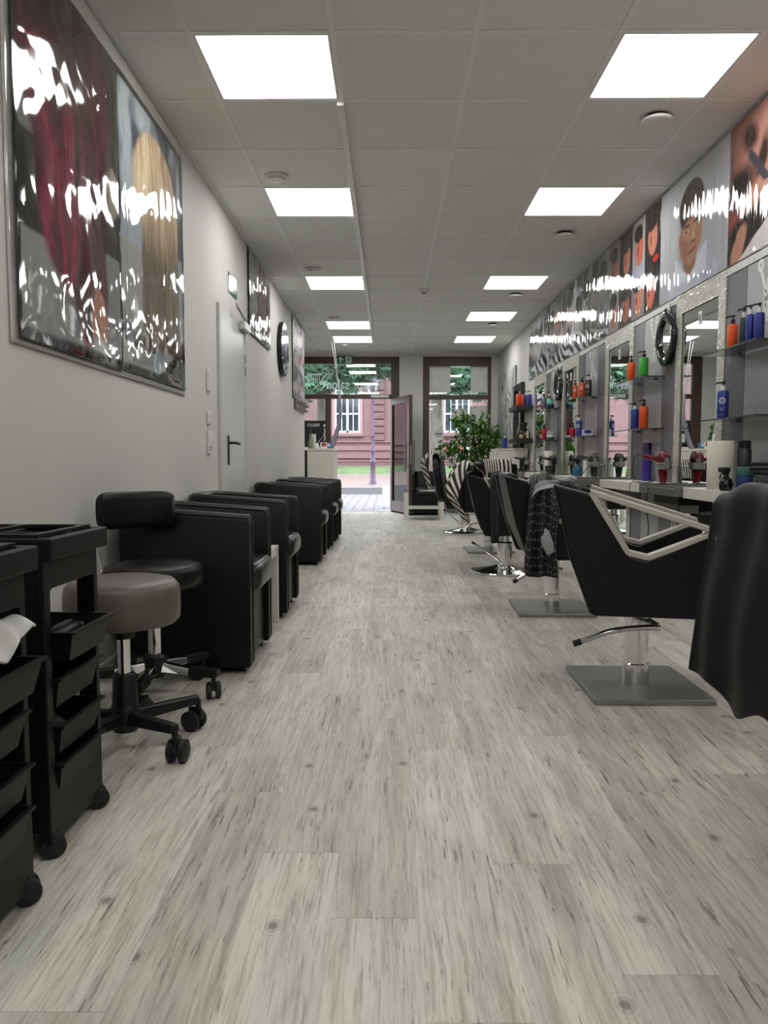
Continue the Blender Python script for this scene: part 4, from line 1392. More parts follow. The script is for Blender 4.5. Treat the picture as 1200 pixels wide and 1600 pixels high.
# ------------------------------------------------------------------ salon trolleys (local: opens towards +x)
def make_trolley(label, loc, rz):
    t = thing('salon_trolley', label, 'trolley', loc, rz, 'black salon trolleys in the left foreground')
    hx, hy, H = 0.17, 0.145, 0.745
    def rr(a0, a1, b0, b1, r=0.012):
        pts = []
        for (cx, cy, s0) in ((a1 - r, b1 - r, 0), (a0 + r, b1 - r, 1), (a0 + r, b0 + r, 2), (a1 - r, b0 + r, 3)):
            for i in range(4):
                a = math.pi / 2 * (s0 + i / 3)
                pts.append((cx + r * math.cos(a), cy + r * math.sin(a)))
        return pts
    near = MB().plate([(-hy, 0.035), (hy, 0.035), (hy, 0.70), (-hy, 0.70)], [rr(-hy + .030, hy - .022, 0.175, 0.625)], hx - 0.02, hx, 'yz')
    near.build('side_panel', TROLLEY, t, bevel=0.003)
    far = MB().plate([(-hy, 0.035), (hy, 0.035), (hy, 0.70), (-hy, 0.70)], [rr(-hy + .04, hy - .05, 0.50, 0.61), rr(-hy + .04, hy - .05, 0.22, 0.34)], -hx, -hx + 0.02, 'yz')
    far.build('side_panel', TROLLEY, t, bevel=0.003)
    for s in (-1, 1):
        e = MB().box(-hx + .02, -hx + .05, s * hy - (.012 if s > 0 else 0), s * hy + (0 if s > 0 else .012), 0.07, 0.70)
        e.box(hx - .05, hx - .02, s * hy - (.012 if s > 0 else 0), s * hy + (0 if s > 0 else .012), 0.07, 0.70)
        e.build('end_post', TROLLEY, t)
    MB().box(-hx + .02, hx - .02, -hy + .012, hy - .012, 0.06, 0.10).build('base', TROLLEY, t)
    top = MB().plate([(-hx - .02, -hy - .012), (hx + .025, -hy - .012), (hx + .025, hy + .012), (-hx - .02, hy + .012)],
                     [rr(-hx, -.015, -hy + .012, hy - .012), rr(.005, hx, -hy + .012, -.008), rr(.005, hx, .008, hy - .012)], 0.695, H, 'xy')
    top.build('top_tray', TROLLEY, t, bevel=0.004)
    lid = MB().plate([(-hx + .004, -hy + .002), (hx - .01, -hy + .002), (hx - .01, hy - .012), (-hx + .004, hy - .012)],
                     [rr(-hx + .02, -.02, -hy + .02, hy - .03, .02), rr(.0, hx - .03, -hy + .02, hy - .03, .02)], H, H + .008, 'xy')
    lid.build('top_insert', BLACKP, t)
    MB().box(-hx, hx, -hy, hy, 0.690, 0.698).build('top_floor', TROLLEY, t)
    for i, (z, out) in enumerate(((0.455, 0.035), (0.345, 0.0), (0.235, 0.004), (0.145, 0.002))):
        x0, x1, y1, h = -hx + .025 + out, hx + .012 + out, hy - .032, 0.065
        k = 0.014
        v = [(x0 + k, -y1 + k, z), (x1 - k, -y1 + k, z), (x1 - k, y1 - k, z), (x0 + k, y1 - k, z),
             (x0, -y1, z + h), (x1, -y1, z + h), (x1, y1, z + h), (x0, y1, z + h),
             (x0 + .006, -y1 + .006, z + h), (x1 - .006, -y1 + .006, z + h), (x1 - .006, y1 - .006, z + h), (x0 + .006, y1 - .006, z + h),
             (x0 + k + .006, -y1 + k + .006, z + .004), (x1 - k - .006, -y1 + k + .006, z + .004), (x1 - k - .006, y1 - k - .006, z + .004), (x0 + k + .006, y1 - k - .006, z + .004)]
        f = [(0, 3, 2, 1)]
        for a in (0, 4, 8):
            for q in range(4):
                q2 = (q + 1) % 4
                f.append((a + q, a + q2, a + 4 + q2, a + 4 + q))
        f.append((12, 13, 14, 15))
        tr = MB().add(v, f)
        to = tr.build('tray', TROLLEY, t)
        MB().plate([(x0 - .004, -y1 - .006), (x1 + .008, -y1 - .006), (x1 + .008, y1 + .006), (x0 - .004, y1 + .006)], [[(x0 + .004, -y1 + .004), (x1 - .004, -y1 + .004), (x1 - .004, y1 - .004), (x0 + .004, y1 - .004)]], z + h, z + h + .006, 'xy').build('tray_rim', TROLLEY, to)
    for sx in (-1, 1):
        for sy in (-1, 1):
            caster(t, sx * (hx - .025), sy * (hy - .02), 1.0, 0.6)
    return t
tr2 = make_trolley('black plastic salon trolley next to the round stool', (-0.938, 1.825, 0), -0.03)
tr1 = dup(tr2, (-0.915, 1.385, 0), -0.02, 'black plastic salon trolley nearest the viewer, with a white towel in its tray')

# ------------------------------------------------------------------ cloth helper
def catmull(P, n):
    P = np.array(P, float)
    m = len(P)
    out = []
    for t in np.linspace(0, m - 1, n):
        i = min(int(t), m - 2)
        f = t - i
        p0, p1, p2, p3 = P[max(i - 1, 0)], P[i], P[i + 1], P[min(i + 2, m - 1)]
        out.append(0.5 * ((2 * p1) + (-p0 + p2) * f + (2 * p0 - 5 * p1 + 4 * p2 - p3) * f * f + (-p0 + 3 * p1 - 3 * p2 + p3) * f ** 3))
    return np.array(out)
def cloth(name, cols, m, parent=None, nu=44, nv=60, fold=0.012, freq=3.0, seed=1, thick=0.004, hang=1.0, ragged=0.0):
    """cols: polylines running down the drape, ordered across its width. UV: u across, v down."""
    C_ = np.array([catmull(c, nv) for c in cols])
    G = np.array([catmull(C_[:, j], nu) for j in range(nv)])      # nv x nu x 3
    U, V = np.meshgrid(np.linspace(0, 1, nu), np.linspace(0, 1, nv))
    du = np.gradient(G, axis=1)
    dv = np.gradient(G, axis=0)
    nrm = np.cross(du, dv)
    nrm /= np.maximum(np.linalg.norm(nrm, axis=2, keepdims=True), 1e-9)
    r = np.random.RandomState(seed)
    ph = noise2(nv, nu, 2, 2, seed, 2) * 4
    d = fold * np.sin(U * freq * 2 * math.pi + ph) * (0.25 + 0.75 * V ** hang) + fold * .8 * (noise2(nv, nu, 4, 4, seed + 7, 2) - .5)
    G = G + nrm * d[..., None]
    if ragged:
        G[:, :, 2] -= ragged * (noise2(1, nu, 5, 1, seed + 3, 1)[0] - .5)[None, :] * (V ** 4)
    verts = G.reshape(-1, 3)
    idx = np.arange(nu * nv).reshape(nv, nu)
    q = np.stack([idx[:-1, :-1], idx[:-1, 1:], idx[1:, 1:], idx[1:, :-1]], -1).reshape(-1, 4)
    me = bpy.data.meshes.new(name)
    me.from_pydata(verts.tolist(), [], q.tolist())
    uv = me.uv_layers.new(name='UVMap')
    li = np.zeros(len(me.loops), dtype=np.int32)
    me.loops.foreach_get('vertex_index', li)
    uu = np.stack([U.ravel()[li], V.ravel()[li]], -1).astype(np.float32)
    uv.data.foreach_set('uv', uu.ravel())
    me.polygons.foreach_set('use_smooth', [True] * len(me.polygons))
    me.materials.append(m)
    me.update()
    o = bpy.data.objects.new(name, me)
    COL.objects.link(o)
    o.parent = parent
    if thick:
        s = o.modifiers.new('thickness', 'SOLIDIFY')
        s.thickness = thick
        s.offset = 0
    return o
def uv_material(name, kind, c_a, c_b, f, rough=0.85, band='X'):
    m = bpy.data.materials.new(name)
    m.use_nodes = True
    nt = m.node_tree
    b = nt.nodes['Principled BSDF']
    N, L = nt.nodes.new, nt.links.new
    tc = N('ShaderNodeTexCoord')
    mp = N('ShaderNodeMapping')
    mp.inputs['Scale'].default_value = (f[0], f[1], 1)
    L(tc.outputs['UV'], mp.inputs['Vector'])
    rp = N('ShaderNodeValToRGB')
    rp.color_ramp.interpolation = 'CONSTANT'
    if kind == 'stripe':
        w = N('ShaderNodeTexWave')
        w.bands_direction = band
        w.inputs['Scale'].default_value = 1.0
        L(mp.outputs[0], w.inputs['Vector'])
        L(w.outputs['Fac'], rp.inputs[0])
        rp.color_ramp.elements[1].position = 0.52
    else:
        w = N('ShaderNodeTexVoronoi')
        w.voronoi_dimensions = '2D'
        w.inputs['Scale'].default_value = 1.0
        w.inputs['Randomness'].default_value = 0.35
        L(mp.outputs[0], w.inputs['Vector'])
        L(w.outputs['Distance'], rp.inputs[0])
        rp.color_ramp.elements[1].position = 0.12
    rp.color_ramp.elements[0].color = (*c8(*c_a), 1)
    rp.color_ramp.elements[1].color = (*c8(*c_b), 1)
    L(rp.outputs[0], b.inputs['Base Color'])
    b.inputs['Roughness'].default_value = rough
    return m
CAPE = mat('black_cape_cloth', c8(14, 13, 14), 0.6, var=0.1, scale=40, bump=0.1)
CAPE0 = mat('black_cape_satin', c8(12, 11, 12), 0.55, var=0.1, scale=40, bump=0.08, spec=0.35)
TOWELW = mat('white_towel', c8(205, 204, 200), 0.95, var=0.04, scale=40, bump=0.4)

# towel lying in the near trolley's upper tray, tools in the other
tw = cloth('towel', [[(-0.80, 1.31, .520), (-0.74, 1.31, .545), (-0.715, 1.30, .56)], [(-0.84, 1.36, .53), (-0.75, 1.37, .60), (-0.705, 1.38, .545)], [(-0.84, 1.42, .53), (-0.76, 1.42, .615), (-0.71, 1.43, .575)], [(-0.83, 1.47, .52), (-0.76, 1.475, .60), (-0.70, 1.478, .592)]], TOWELW, None, 24, 24, 0.008, 2.5, 4, 0.006)
tag(tw, 'crumpled white towel in the upper tray of the nearest trolley', 'towel')
def dryer_shape(t, body_m, cap_m, top=0.20):
    MB().lathe([(0.024, 0.0), (0.027, 0.03), (0.033, 0.08), (0.041, 0.12), (0.044, 0.155), (0.040, 0.185), (0.028, 0.200), (0.002, 0.206)], 24).build('barrel', body_m, t, 50)
    MB().lathe([(0.023, -0.004), (0.026, 0.022), (0.0265, 0.024)], 20).build('nozzle', cap_m, t, 50)
    h = MB().tube([(-0.025, 0, .150), (-0.06, 0, .156), (-0.11, 0, .166), (-0.145, 0, .170)], [0.021, 0.018, 0.016, 0.013], 12)
    h.build('handle', body_m, t, 50)
    MB().lathe([(0.017, 0.0), (0.017, 0.004)], 14, (0.0, -0.044, .145), 'y').build('badge', STEEL, t, 40)
hd = thing('hair_clipper', 'black hair clipper lying in the upper tray beside the stool', 'hair clipper', (-0.80, 1.83, 0.470))
MB().lathe([(0.012, -.08), (0.022, -.06), (0.026, 0.0), (0.024, .05), (0.016, .075)], 14, (0, 0, .026), 'y').build('body', BLACKP, hd, 50)
MB().box(-.018, .018, .075, .09, .015, .036, .003).build('blade', STEEL, hd)
tw2 = cloth('cape', [[(-0.90, 1.76, .45), (-0.86, 1.76, .36), (-0.83, 1.76, .252)], [(-0.88, 1.80, .43), (-0.84, 1.80, .30), (-0.80, 1.80, .255)], [(-0.86, 1.86, .33), (-0.83, 1.86, .28), (-0.79, 1.87, .255)]], CAPE, None, 16, 20, 0.008, 2, 9)
tag(tw2, 'black cape bundled in a lower tray of the trolley beside the stool', 'cape')

# ------------------------------------------------------------------ reception desk and what stands on it
dk = thing('reception_desk', 'white reception desk at the end of the left wall', 'desk', (-1.03, 11.8, 0))
MB().box(-0.20, 0.20, -0.40, 0.40, 0.0, 1.045).build('body', WHITE, dk, bevel=0.003)
MB().box(-0.205, 0.205, -0.405, 0.405, 1.05, 1.085, 0.002).build('desk_top', WHITE, dk)
MB().box(-0.245, -0.202, -0.40, 0.40, 0.0, 1.06).build('black_side', BLACKP, dk)
def carton(label, loc, sx, sy, sz, m_a, m_b, rz=0.0):
    t = thing('carton', label, 'carton', loc, rz)
    MB().box(-sx, sx, -sy, sy, 0, sz, 0.002).build('box', m_a, t)
    MB().box(-sx * .7, sx * .7, -sy - .001, -sy, sz * .35, sz * .9).build('print', m_b, t)
    return t
PBLUE = mat('print_blue', c8(60, 120, 180), 0.4)
PRED = mat('print_red', c8(190, 70, 66), 0.4)
carton('small white and red carton on the reception desk', (-0.99, 11.5, 1.085), 0.05, 0.03, 0.095, PRINTW, PRED, .2)
carton('small blue carton at the right end of the reception desk', (-0.90, 11.52, 1.085), 0.03, 0.03, 0.085, PBLUE, PRINTW, -.3)
bagm = MB().lathe([(0.045, 0), (0.05, 0.03), (0.04, 0.06), (0.03, 0.075), (0.002, 0.08)], 14)
tag(bagm.build('paper_bag', PRINTW, None, 50), 'crumpled white bag on the reception desk', 'bag').location = (-1.10, 11.455, 1.085)
vs = thing('vase', 'tall pale green vase at the left end of the reception desk', 'vase', (-1.187, 11.55, 1.085))
MB().lathe([(0.035, 0), (0.05, 0.04), (0.045, 0.10), (0.02, 0.17), (0.025, 0.19)], 18).build('vase_body', mat('green_glaze', c8(140, 146, 120), 0.3), vs, 50)
MB().lathe([(0.010, .15), (0.006, .32)], 8).build('stalk', BARK, vs)
lm = MB().box(-.006, .006, -.05, .05, 0, .22).build('card_holder', PRINTW, None)
lm.location = (-1.135, 11.62, 1.085)
tag(lm, 'upright white card on the reception desk', 'card')
# limp strip hanging from the ceiling over the desk
hs = thing('hanging_curtain', 'grey sheer curtain strip hanging on thin cords over the desk', 'curtain', (-0.80, 11.9, ZC))
MB().tube([(-.10, 0, 0), (-.05, 0, -.30), (.02, 0, -.84)], 0.006, 6).tube([(-.06, .02, 0), (-.02, .02, -.35), (.025, 0, -.84)], 0.005, 6).build('cord', mat('grey_cord', c8(170, 170, 172), 0.6), hs)
SHEER = mat('grey_sheer', c8(140, 138, 148), 0.7, var=0.15, scale=20, bump=0.2)
cloth('strip', [[(.005, -.01, -.82), (.01, -.01, -1.15), (-.06, -.015, -1.45), (-.15, -.02, -1.67)], [(.03, -.02, -.82), (.04, -.03, -1.15), (-.02, -.04, -1.45), (-.11, -.05, -1.67)], [(.05, 0, -.82), (.065, 0, -1.15), (.01, 0, -1.45), (-.06, 0, -1.67)]], SHEER, hs, 14, 30, 0.006, 2, 3, 0.003)
# trailing plant in the recess by the window
def potted(label, loc, pot_r, pot_h, potm, name='potted_plant'):
    t = thing(name, label, 'plant', loc)
    MB().lathe([(pot_r * .75, 0), (pot_r, pot_h), (pot_r * .9, pot_h), (pot_r * .85, pot_h - .03)], 24).build('pot', potm, t, 40)
    MB().lathe([(pot_r * .84, pot_h - .04), (0.002, pot_h - .03)], 24).build('soil', mat('soil', c8(50, 40, 34), 0.95, var=0.3), t)
    return t
FIC = translucent('ficus_leaf', c8(84, 132, 52), 0.45, 0.5, 8, 0.06)
def leaves(parent_, pts, r, seed, size=(.05, .085), m_=None, name='foliage'):
    rr_ = random.Random(seed)
    mb = MB()
    for p in pts:
        s = rr_.uniform(*size)
        M = Matrix.Translation(Vector(p) + Vector((rr_.gauss(0, r), rr_.gauss(0, r), rr_.gauss(0, r)))) @ Matrix.Rotation(rr_.uniform(0, 6.28), 4, 'Z') @ Matrix.Rotation(rr_.uniform(-1.3, .1), 4, 'X')
        w = s * .26
        q = [(0, 0, 0), (-w, s * .35, .06 * s), (-w * .75, s * .7, .02 * s), (0, s, -.1 * s), (w * .75, s * .7, .02 * s), (w, s * .35, .06 * s), (0, s * .35, -.01 * s), (0, s * .7, -.04 * s)]
        mb.add([M @ Vector(k) for k in q], [(0, 6, 1), (0, 5, 6), (1, 6, 7, 2), (6, 5, 4, 7), (2, 7, 3), (7, 4, 3)])
    o = mb.build(name, m_ or FIC, parent_, 60)
    o['kind'] = 'stuff'
    return o
tp = potted('trailing green plant in the recess behind the desk, seen in the nearest mirror', (-1.98, 13.0, 0), 0.16, 0.34, mat('terracotta', c8(150, 96, 70), 0.7))
vine = [(0, 0, .32), (0.02, -.02, .7), (-.03, -.04, 1.1), (.06, -.05, 1.45), (.18, -.05, 1.62), (.30, -.06, 1.5), (.33, -.06, 1.25)]
MB().tube(vine, 0.008, 7).tube([(0, 0, .32), (.08, -.05, .8), (.12, -.05, 1.15)], 0.02, 7).build('stem', mat('stem_green', c8(74, 84, 44), 0.6), tp, 60)
vp = catmull(vine, 26)
leaves(tp, [tuple(p) for p in vp[4:]], .04, 4, (.09, .14))

# ------------------------------------------------------------------ mirror stations along the right wall
XW = 1.900      # face of the grey boards
MIRRORS = [(4.35, 5.09), (5.965, 6.735), (7.66, 8.39), (9.26, 10.04)]
PANELS = [(3.46, 4.35), (5.09, 5.965), (6.735, 7.66), (8.39, 9.26)]
STN = ['nearest', 'second', 'third', 'fourth']
TILEM = mat('silver_mosaic', c8(222, 220, 208), 0.2, metal=0.25, var=0.22, scale=90)
GROUT = mat('mosaic_grout', c8(120, 118, 110), 0.8, var=0.1)
FT = 0.125
def mosaic_frame(hw, z1, fw_, parent_):
    bk_ = MB()
    bk_.plate([(-hw, 0.0), (hw, 0.0), (hw, z1), (-hw, z1)], [[(-hw + fw_, 0.1), (hw - fw_, 0.1), (hw - fw_, z1 - FT), (-hw + fw_, z1 - FT)]], 0.0, 0.022, 'yz')
    bk_.build('frame_back', GROUT, parent_)
    r = random.Random(11)
    mb = MB()
    tw_, th_ = 0.0235, 0.0125
    def put_tile(y, z, w, h):
        a, b = r.uniform(-.07, .07), r.uniform(-.07, .07)
        x = -0.004 - r.uniform(0, .002)
        g = .0011
        p = [(y + g, z + g), (y + w - g, z + g), (y + w - g, z + h - g), (y + g, z + h - g)]
        cy, cz = y + w / 2, z + h / 2
        top = [(x + (q[0] - cy) * a + (q[1] - cz) * b, q[0], q[1]) for q in p]
        base = [(0.002, q[0], q[1]) for q in p]
        mb.add(top + base, [(0, 1, 2, 3), (0, 4, 5, 1), (1, 5, 6, 2), (2, 6, 7, 3), (3, 7, 4, 0)])
    nz = int(z1 / th_)
    ny = int(round(fw_ / tw_))
    for iz in range(nz):
        z = iz * z1 / nz
        for s in (-1, 1):
            y0 = -hw if s < 0 else hw - fw_
            sh = .35 if iz % 2 else 0
            for iy in range(ny):
                put_tile(y0 + iy * fw_ / ny + (sh * .004 if s > 0 else -sh * .004), z, fw_ / ny, z1 / nz)
    nt_ = int(FT / th_)
    nyt = int((2 * hw - 2 * fw_) / tw_)
    for iz in range(nt_):
        for iy in range(nyt):
            put_tile(-hw + fw_ + iy * (2 * hw - 2 * fw_) / nyt, z1 - FT + iz * FT / nt_, (2 * hw - 2 * fw_) / nyt, FT / nt_)
    o = mb.build('mosaic_tiles', TILEM, parent_)
    o['kind'] = 'stuff'
ZM = 1.985
for i, (y0, y1) in enumerate(MIRRORS):
    where = ['behind the red hair dryer', 'behind the dotted cape', 'between the two hanging hand mirrors and the far stations', 'furthest from the viewer'][i]
    lab = ['tall mirror in a glittering mosaic frame, nearest, behind the red hair dryer', 'tall mirror in a glittering mosaic frame, second from the viewer', 'tall mirror in a glittering mosaic frame, third from the viewer', 'tall mirror in a glittering mosaic frame, furthest from the viewer'][i]
    yc, hw = (y0 + y1) / 2, (y1 - y0) / 2 - 0.002
    t = thing('wall_mirror', lab, 'mirror', (XW - 0.002, yc, 0.0), 0, 'mosaic framed mirrors')
    mosaic_frame(hw, ZM, 0.095, t)
    MB().box(0.006, 0.010, -hw + .094, hw - .094, 0.1, ZM - .124).build('mirror_glass', MIRROR, t)
    tg_ = MB().box(0.0015, 0.0055, -.024, .024, 1.745, 1.825, 0.0015).build('tag', WHITE_PLASTIC, t)
    MB().box(0.0008, 0.0014, -.012, .012, 1.765, 1.805).build('tag_print', MATS['sticker_grey'], tg_)
# grey board panels
DEC = mat('decal_white', c8(242, 242, 240), 0.5, var=0.02)
def arc_pts(cx, cy, r, n=16, a0=0, a1=2 * math.pi):
    return [(cx + r * math.cos(a0 + (a1 - a0) * i / n), cy + r * math.sin(a0 + (a1 - a0) * i / n)) for i in range(n + 1)]
def decal_lines(parent_, lines, w=0.0075, name='scissors_decal', m_=None):
    mb = MB()
    for ln in lines:
        for (a, b) in zip(ln[:-1], ln[1:]):
            dx, dy = b[0] - a[0], b[1] - a[1]
            l = math.hypot(dx, dy)
            if l < 1e-6:
                continue
            nx, ny = -dy / l * w / 2, dx / l * w / 2
            mb.prism([(a[0] + nx, a[1] + ny), (b[0] + nx, b[1] + ny), (b[0] - nx, b[1] - ny), (a[0] - nx, a[1] - ny)], -0.0012, 0.0, 'yz')
    return mb.build(name, m_ or DEC, parent_)
def scissors_lines(s=1.0, flip=1):
    L_ = []
    P = lambda pts: [(flip * a * s, b * s) for a, b in pts]
    L_.append(P(arc_pts(.045, .115, .022)))
    L_.append(P(arc_pts(.045, .115, .013)))
    L_.append(P(arc_pts(-.045, .115, .022)))
    L_.append(P(arc_pts(-.045, .115, .013)))
    L_.append(P([(.036, .093), (.010, .04), (-.030, -.12), (-.014, -.115), (.020, .035), (.045, .09)]))
    L_.append(P([(-.036, .093), (-.010, .04), (.030, -.12), (.014, -.115), (-.020, .035), (-.045, .09)]))
    L_.append(P([(.12, -.07), (.02, .03), (.035, .045), (.135, -.055), (.12, -.07)]))
    for q in range(7):
        L_.append(P([(.115 - q * .014, -.065 + q * .014), (.10 - q * .014, -.08 + q * .014)]))
    L_.append(P([(-.02, .02), (.04, -.02), (.10, -.035), (.15, -.10)]))
    L_.append(P([(-.02, -.02), (.03, -.05), (.09, -.06), (.12, -.13)]))
    return L_
for i, (y0, y1) in enumerate(PANELS):
    lab = ['grey three board wall panel nearest the viewer, beside the paper roll', 'grey three board wall panel behind the green bottle', 'grey three board wall panel behind the large black pump bottle', 'grey three board wall panel behind the mint green jar'][i]
    t = thing('wall_panel', lab, 'panel', (XW, (y0 + y1) / 2, 0), 0, 'grey wall panels between the mirrors')
    h = (y1 - y0) / 2
    for (a, b, m_) in ((-h, -h + .255, GREYD), (-h + .257, h - .238, GREYL), (h - .236, h, GREYD)):
        MB().box(0.0, 0.02, a + .001, b - .001, 0.065, 1.94).build('board', m_, t, bevel=0.0015)
    MB().box(0.021, 0.0235, -h, h, 0.065, 1.94).build('dark_gap', PRINTK, t)
    MB().box(-0.004, 0.0235, -h + .001, h - .001, 1.943, 1.985, 0.003).build('top_strip', mat('trim_grey', c8(196, 196, 192), 0.4), t)
    d_ = decal_lines(t, scissors_lines(1.25, -1))
    d_.location = (-0.0005, 0.0, 1.765)
    for yy in (-h + .257 + .04, h - .238 - .04):
        MB().lathe([(.008, -.004), (.008, 0.0)], 10, (0, yy, 1.62), 'x').build('screw_cap', STEEL, t)

# glass shelves
SH = []
SZH, SZL = 1.487, 1.129
SHY = [(3.65, 4.27), (5.27, 5.94), (6.93, 7.59), (8.52, 9.20)]
sh0 = {}
for i, (y0, y1) in enumerate(SHY):
    for (z, nm) in ((SZH, 'upper'), (SZL, 'lower')):
        lab = '%s glass shelf on the %s' % (nm, ['grey panel nearest the viewer', 'grey panel behind the green bottle', 'grey panel beside the big black pump bottle', 'grey panel beside the barber pole bottle'][i])
        t = thing('glass_shelf', lab, 'shelf', (XW, (y0 + y1) / 2, z), 0, 'smoked glass shelves')
        h = (y1 - y0) / 2
        MB().box(-0.165, -0.006, -h, h, 0, 0.008).build('pane', SHELFG, t)
        MB().box(-0.1655, -0.1652, -h, h, 0, 0.008).box(-0.165, -0.006, -h - .0006, -h - .0002, 0, 0.008).build('pane_edge', mat('glass_edge', c8(58, 62, 60), 0.2), t)
        for s in (-1, 1):
            MB().box(-0.03, -0.001, s * .185 - .012, s * .185 + .012, -0.008, -0.0005, .002).build('bracket', STEEL, t)

# white worktop in lengths with dryer trays between
CT = 0.765
TRAYS = [(4.25, 4.87), (5.93, 6.50), (7.56, 8.12), (9.20, 9.78)]
WT = [(3.30, 4.245), (4.875, 5.925), (6.505, 7.555), (8.125, 9.195), (9.785, 10.30)]
for i, (y0, y1) in enumerate(WT):
    lab = 'white worktop length %s' % ['carrying the paper roll', 'behind the nearest armrests, with the violet spray can', 'right of the brown combs', 'beside the far white paper roll', 'at the far end by the white cabinet'][i]
    t = thing('worktop', lab, 'worktop', (1.64, y0, CT), 0, 'white worktop lengths under the mirrors')
    MB().box(0, 0.245, 0, y1 - y0, -0.06, 0, 0.002).build('top_board', WHITE, t)
    for yy in ([0.35] if y1 - y0 < .95 else [0.12, y1 - y0 - .15]):
        MB().box(0.13, 0.25, yy, yy + .03, -.20, -.061).build('bracket', STEEL, t)
TRAYM = mat('tray_grey', c8(126, 126, 120), 0.35, metal=0.5, var=0.08)
for i, (y0, y1) in enumerate(TRAYS):
    lab = 'grey metal tool tray set into the worktop, %s' % ['under the red hair dryer', 'second from the viewer', 'third from the viewer', 'furthest from the viewer'][i]
    t = thing('tool_tray', lab, 'tray', (1.60, y0 + .003, CT), 0, 'metal tool trays')
    L_ = y1 - y0 - .006
    MB().box(0, 0.28, 0, L_, -0.055, -.008, 0.004).build('tray_body', TRAYM, t)
    MB().plate([(0, 0), (.28, 0), (.28, L_), (0, L_)], [[(.01, .01), (.27, .01), (.27, L_ - .01), (.01, L_ - .01)]], -.008, 0.004, 'xy').build('rim', TRAYM, t)
    MB().box(.012, .268, .012, L_ - .012, -.0078, -.004).build('mat', RUBBER, t)
    MB().box(.06, .2, .1, L_ - .1, -.11, -.056, .006).build('socket_strip', BLACKP, t)

# ------------------------------------------------------------------ bottles and jars
CAPK = mat('cap_black', c8(18, 18, 18), 0.35)
COLR = {'orange': mat('bottle_orange', c8(226, 84, 22), 0.3, var=0.02), 'blue': mat('bottle_blue', c8(42, 56, 140), 0.3, var=0.03), 'black': mat('bottle_black', c8(50, 50, 52), 0.3, var=0.03),
        'green': mat('bottle_green', c8(58, 172, 52), 0.3, var=0.02), 'red': mat('bottle_red', c8(188, 24, 48), 0.3, var=0.02), 'violet': mat('can_violet', c8(66, 44, 140), 0.3, var=0.03),
        'white': PRINTW, 'mint': mat('jar_mint', c8(110, 200, 172), 0.35), 'teal': mat('jar_teal', c8(40, 96, 90), 0.35), 'navy': mat('jar_navy', c8(36, 46, 100), 0.35),
        'amber': mat('amber_glass', c8(96, 76, 44), 0.15), 'cream': mat('cream_plastic', c8(206, 200, 172), 0.4), 'tealblue': mat('bottle_tealblue', c8(40, 96, 120), 0.35)}
BG = 'pump bottles on the shelves'
def pump_bottle(label, loc, col, h, w, clear=False, printed=False, spout=2.4, group=BG):
    t = thing('pump_bottle', label, 'bottle', loc, 0, group)
    r = w / 2
    MB().lathe([(r * .94, 0), (r, .004), (r, h - .012), (r * .9, h - .004), (r * .45, h)], 24).build('body', COLR[col], t, 40)
    MB().lathe([(r * .42, h), (r * .42, h + .022), (r * .3, h + .024)], 16).build('collar', (WHITE_PLASTIC if clear else CAPK), t, 40)
    p = MB().lathe([(.004, h + .022), (.004, h + .036)], 8)
    p.lathe([(r * .36, h + .034), (r * .36, h + .045), (r * .2, h + .047)], 14)
    c_, s_ = math.cos(spout), math.sin(spout)
    p.tube([(0, 0, h + .040), (c_ * r * 1.1, s_ * r * 1.1, h + .041), (c_ * r * 1.45, s_ * r * 1.45, h + .034)], .0045, 7)
    p.build('pump', CAPK, t, 40)
    if printed:
        lb = MB()
        # white ring emblem and text bars on the side that faces the room
        for k in range(14):
            a0, a1 = 2 * math.pi * k / 14, 2 * math.pi * (k + 1) / 14
            for (ri, ro) in ((.013, .017), (.006, .009)):
                q = [(ri * math.cos(a0), ri * math.sin(a0)), (ro * math.cos(a0), ro * math.sin(a0)), (ro * math.cos(a1), ro * math.sin(a1)), (ri * math.cos(a1), ri * math.sin(a1))]
                lb.add([((r + .0006) * math.sin(p_[0] / r) , -(r + .0006) * math.cos(p_[0] / r), h * .62 + p_[1]) for p_ in q], [(0, 1, 2, 3)])
        for (z, hw_) in ((.36, .010), (.30, .007), (.12, .009)):
            q = [(-hw_, -.0025), (hw_, -.0025), (hw_, .0025), (-hw_, .0025)]
            lb.add([((r + .0006) * math.sin(p_[0] / r), -(r + .0006) * math.cos(p_[0] / r), h * z + p_[1]) for p_ in q], [(0, 1, 2, 3)])
        lo = lb.build('label_print', PRINTW, t)
        lo.rotation_euler = (0, 0, -0.55)
    return t
zh, zl = SZH + .0085, SZL + .0085
pump_bottle('orange pump bottle at the far end of the nearest upper shelf', (1.795, 4.03, zh), 'orange', .130, .052)
pump_bottle('dark grey pump bottle between orange and blue ones on the nearest upper shelf', (1.790, 3.895, zh), 'black', .140, .046, True)
pump_bottle('blue pump bottle beside the dark one on the nearest upper shelf', (1.785, 3.815, zh), 'blue', .140, .044, True)
pump_bottle('blue pump bottle nearest the viewer on the upper shelf', (1.800, 3.755, zh), 'blue', .138, .048, True)
pump_bottle('blue pump bottle alone on the nearest lower shelf', (1.755, 4.03, zl), 'blue', .145, .058, True, True)
pump_bottle('orange pump bottle left of the green one', (1.765, 5.60, zh), 'orange', .130, .056)
pump_bottle('bright green pump bottle on the second upper shelf', (1.79, 5.40, zh), 'green', .140, .062)
pump_bottle('blue pump bottle left of the orange one on the second lower shelf', (1.785, 5.56, zl), 'blue', .148, .056, True)
pump_bottle('orange pump bottle on the second lower shelf', (1.825, 5.48, zl), 'orange', .165, .062)
pump_bottle('smaller orange pump bottle on the third upper shelf', (1.755, 7.22, zh), 'orange', .122, .05, False, True)
pump_bottle('taller orange pump bottle beside the big black one', (1.805, 7.17, zh), 'orange', .145, .058, False, True)
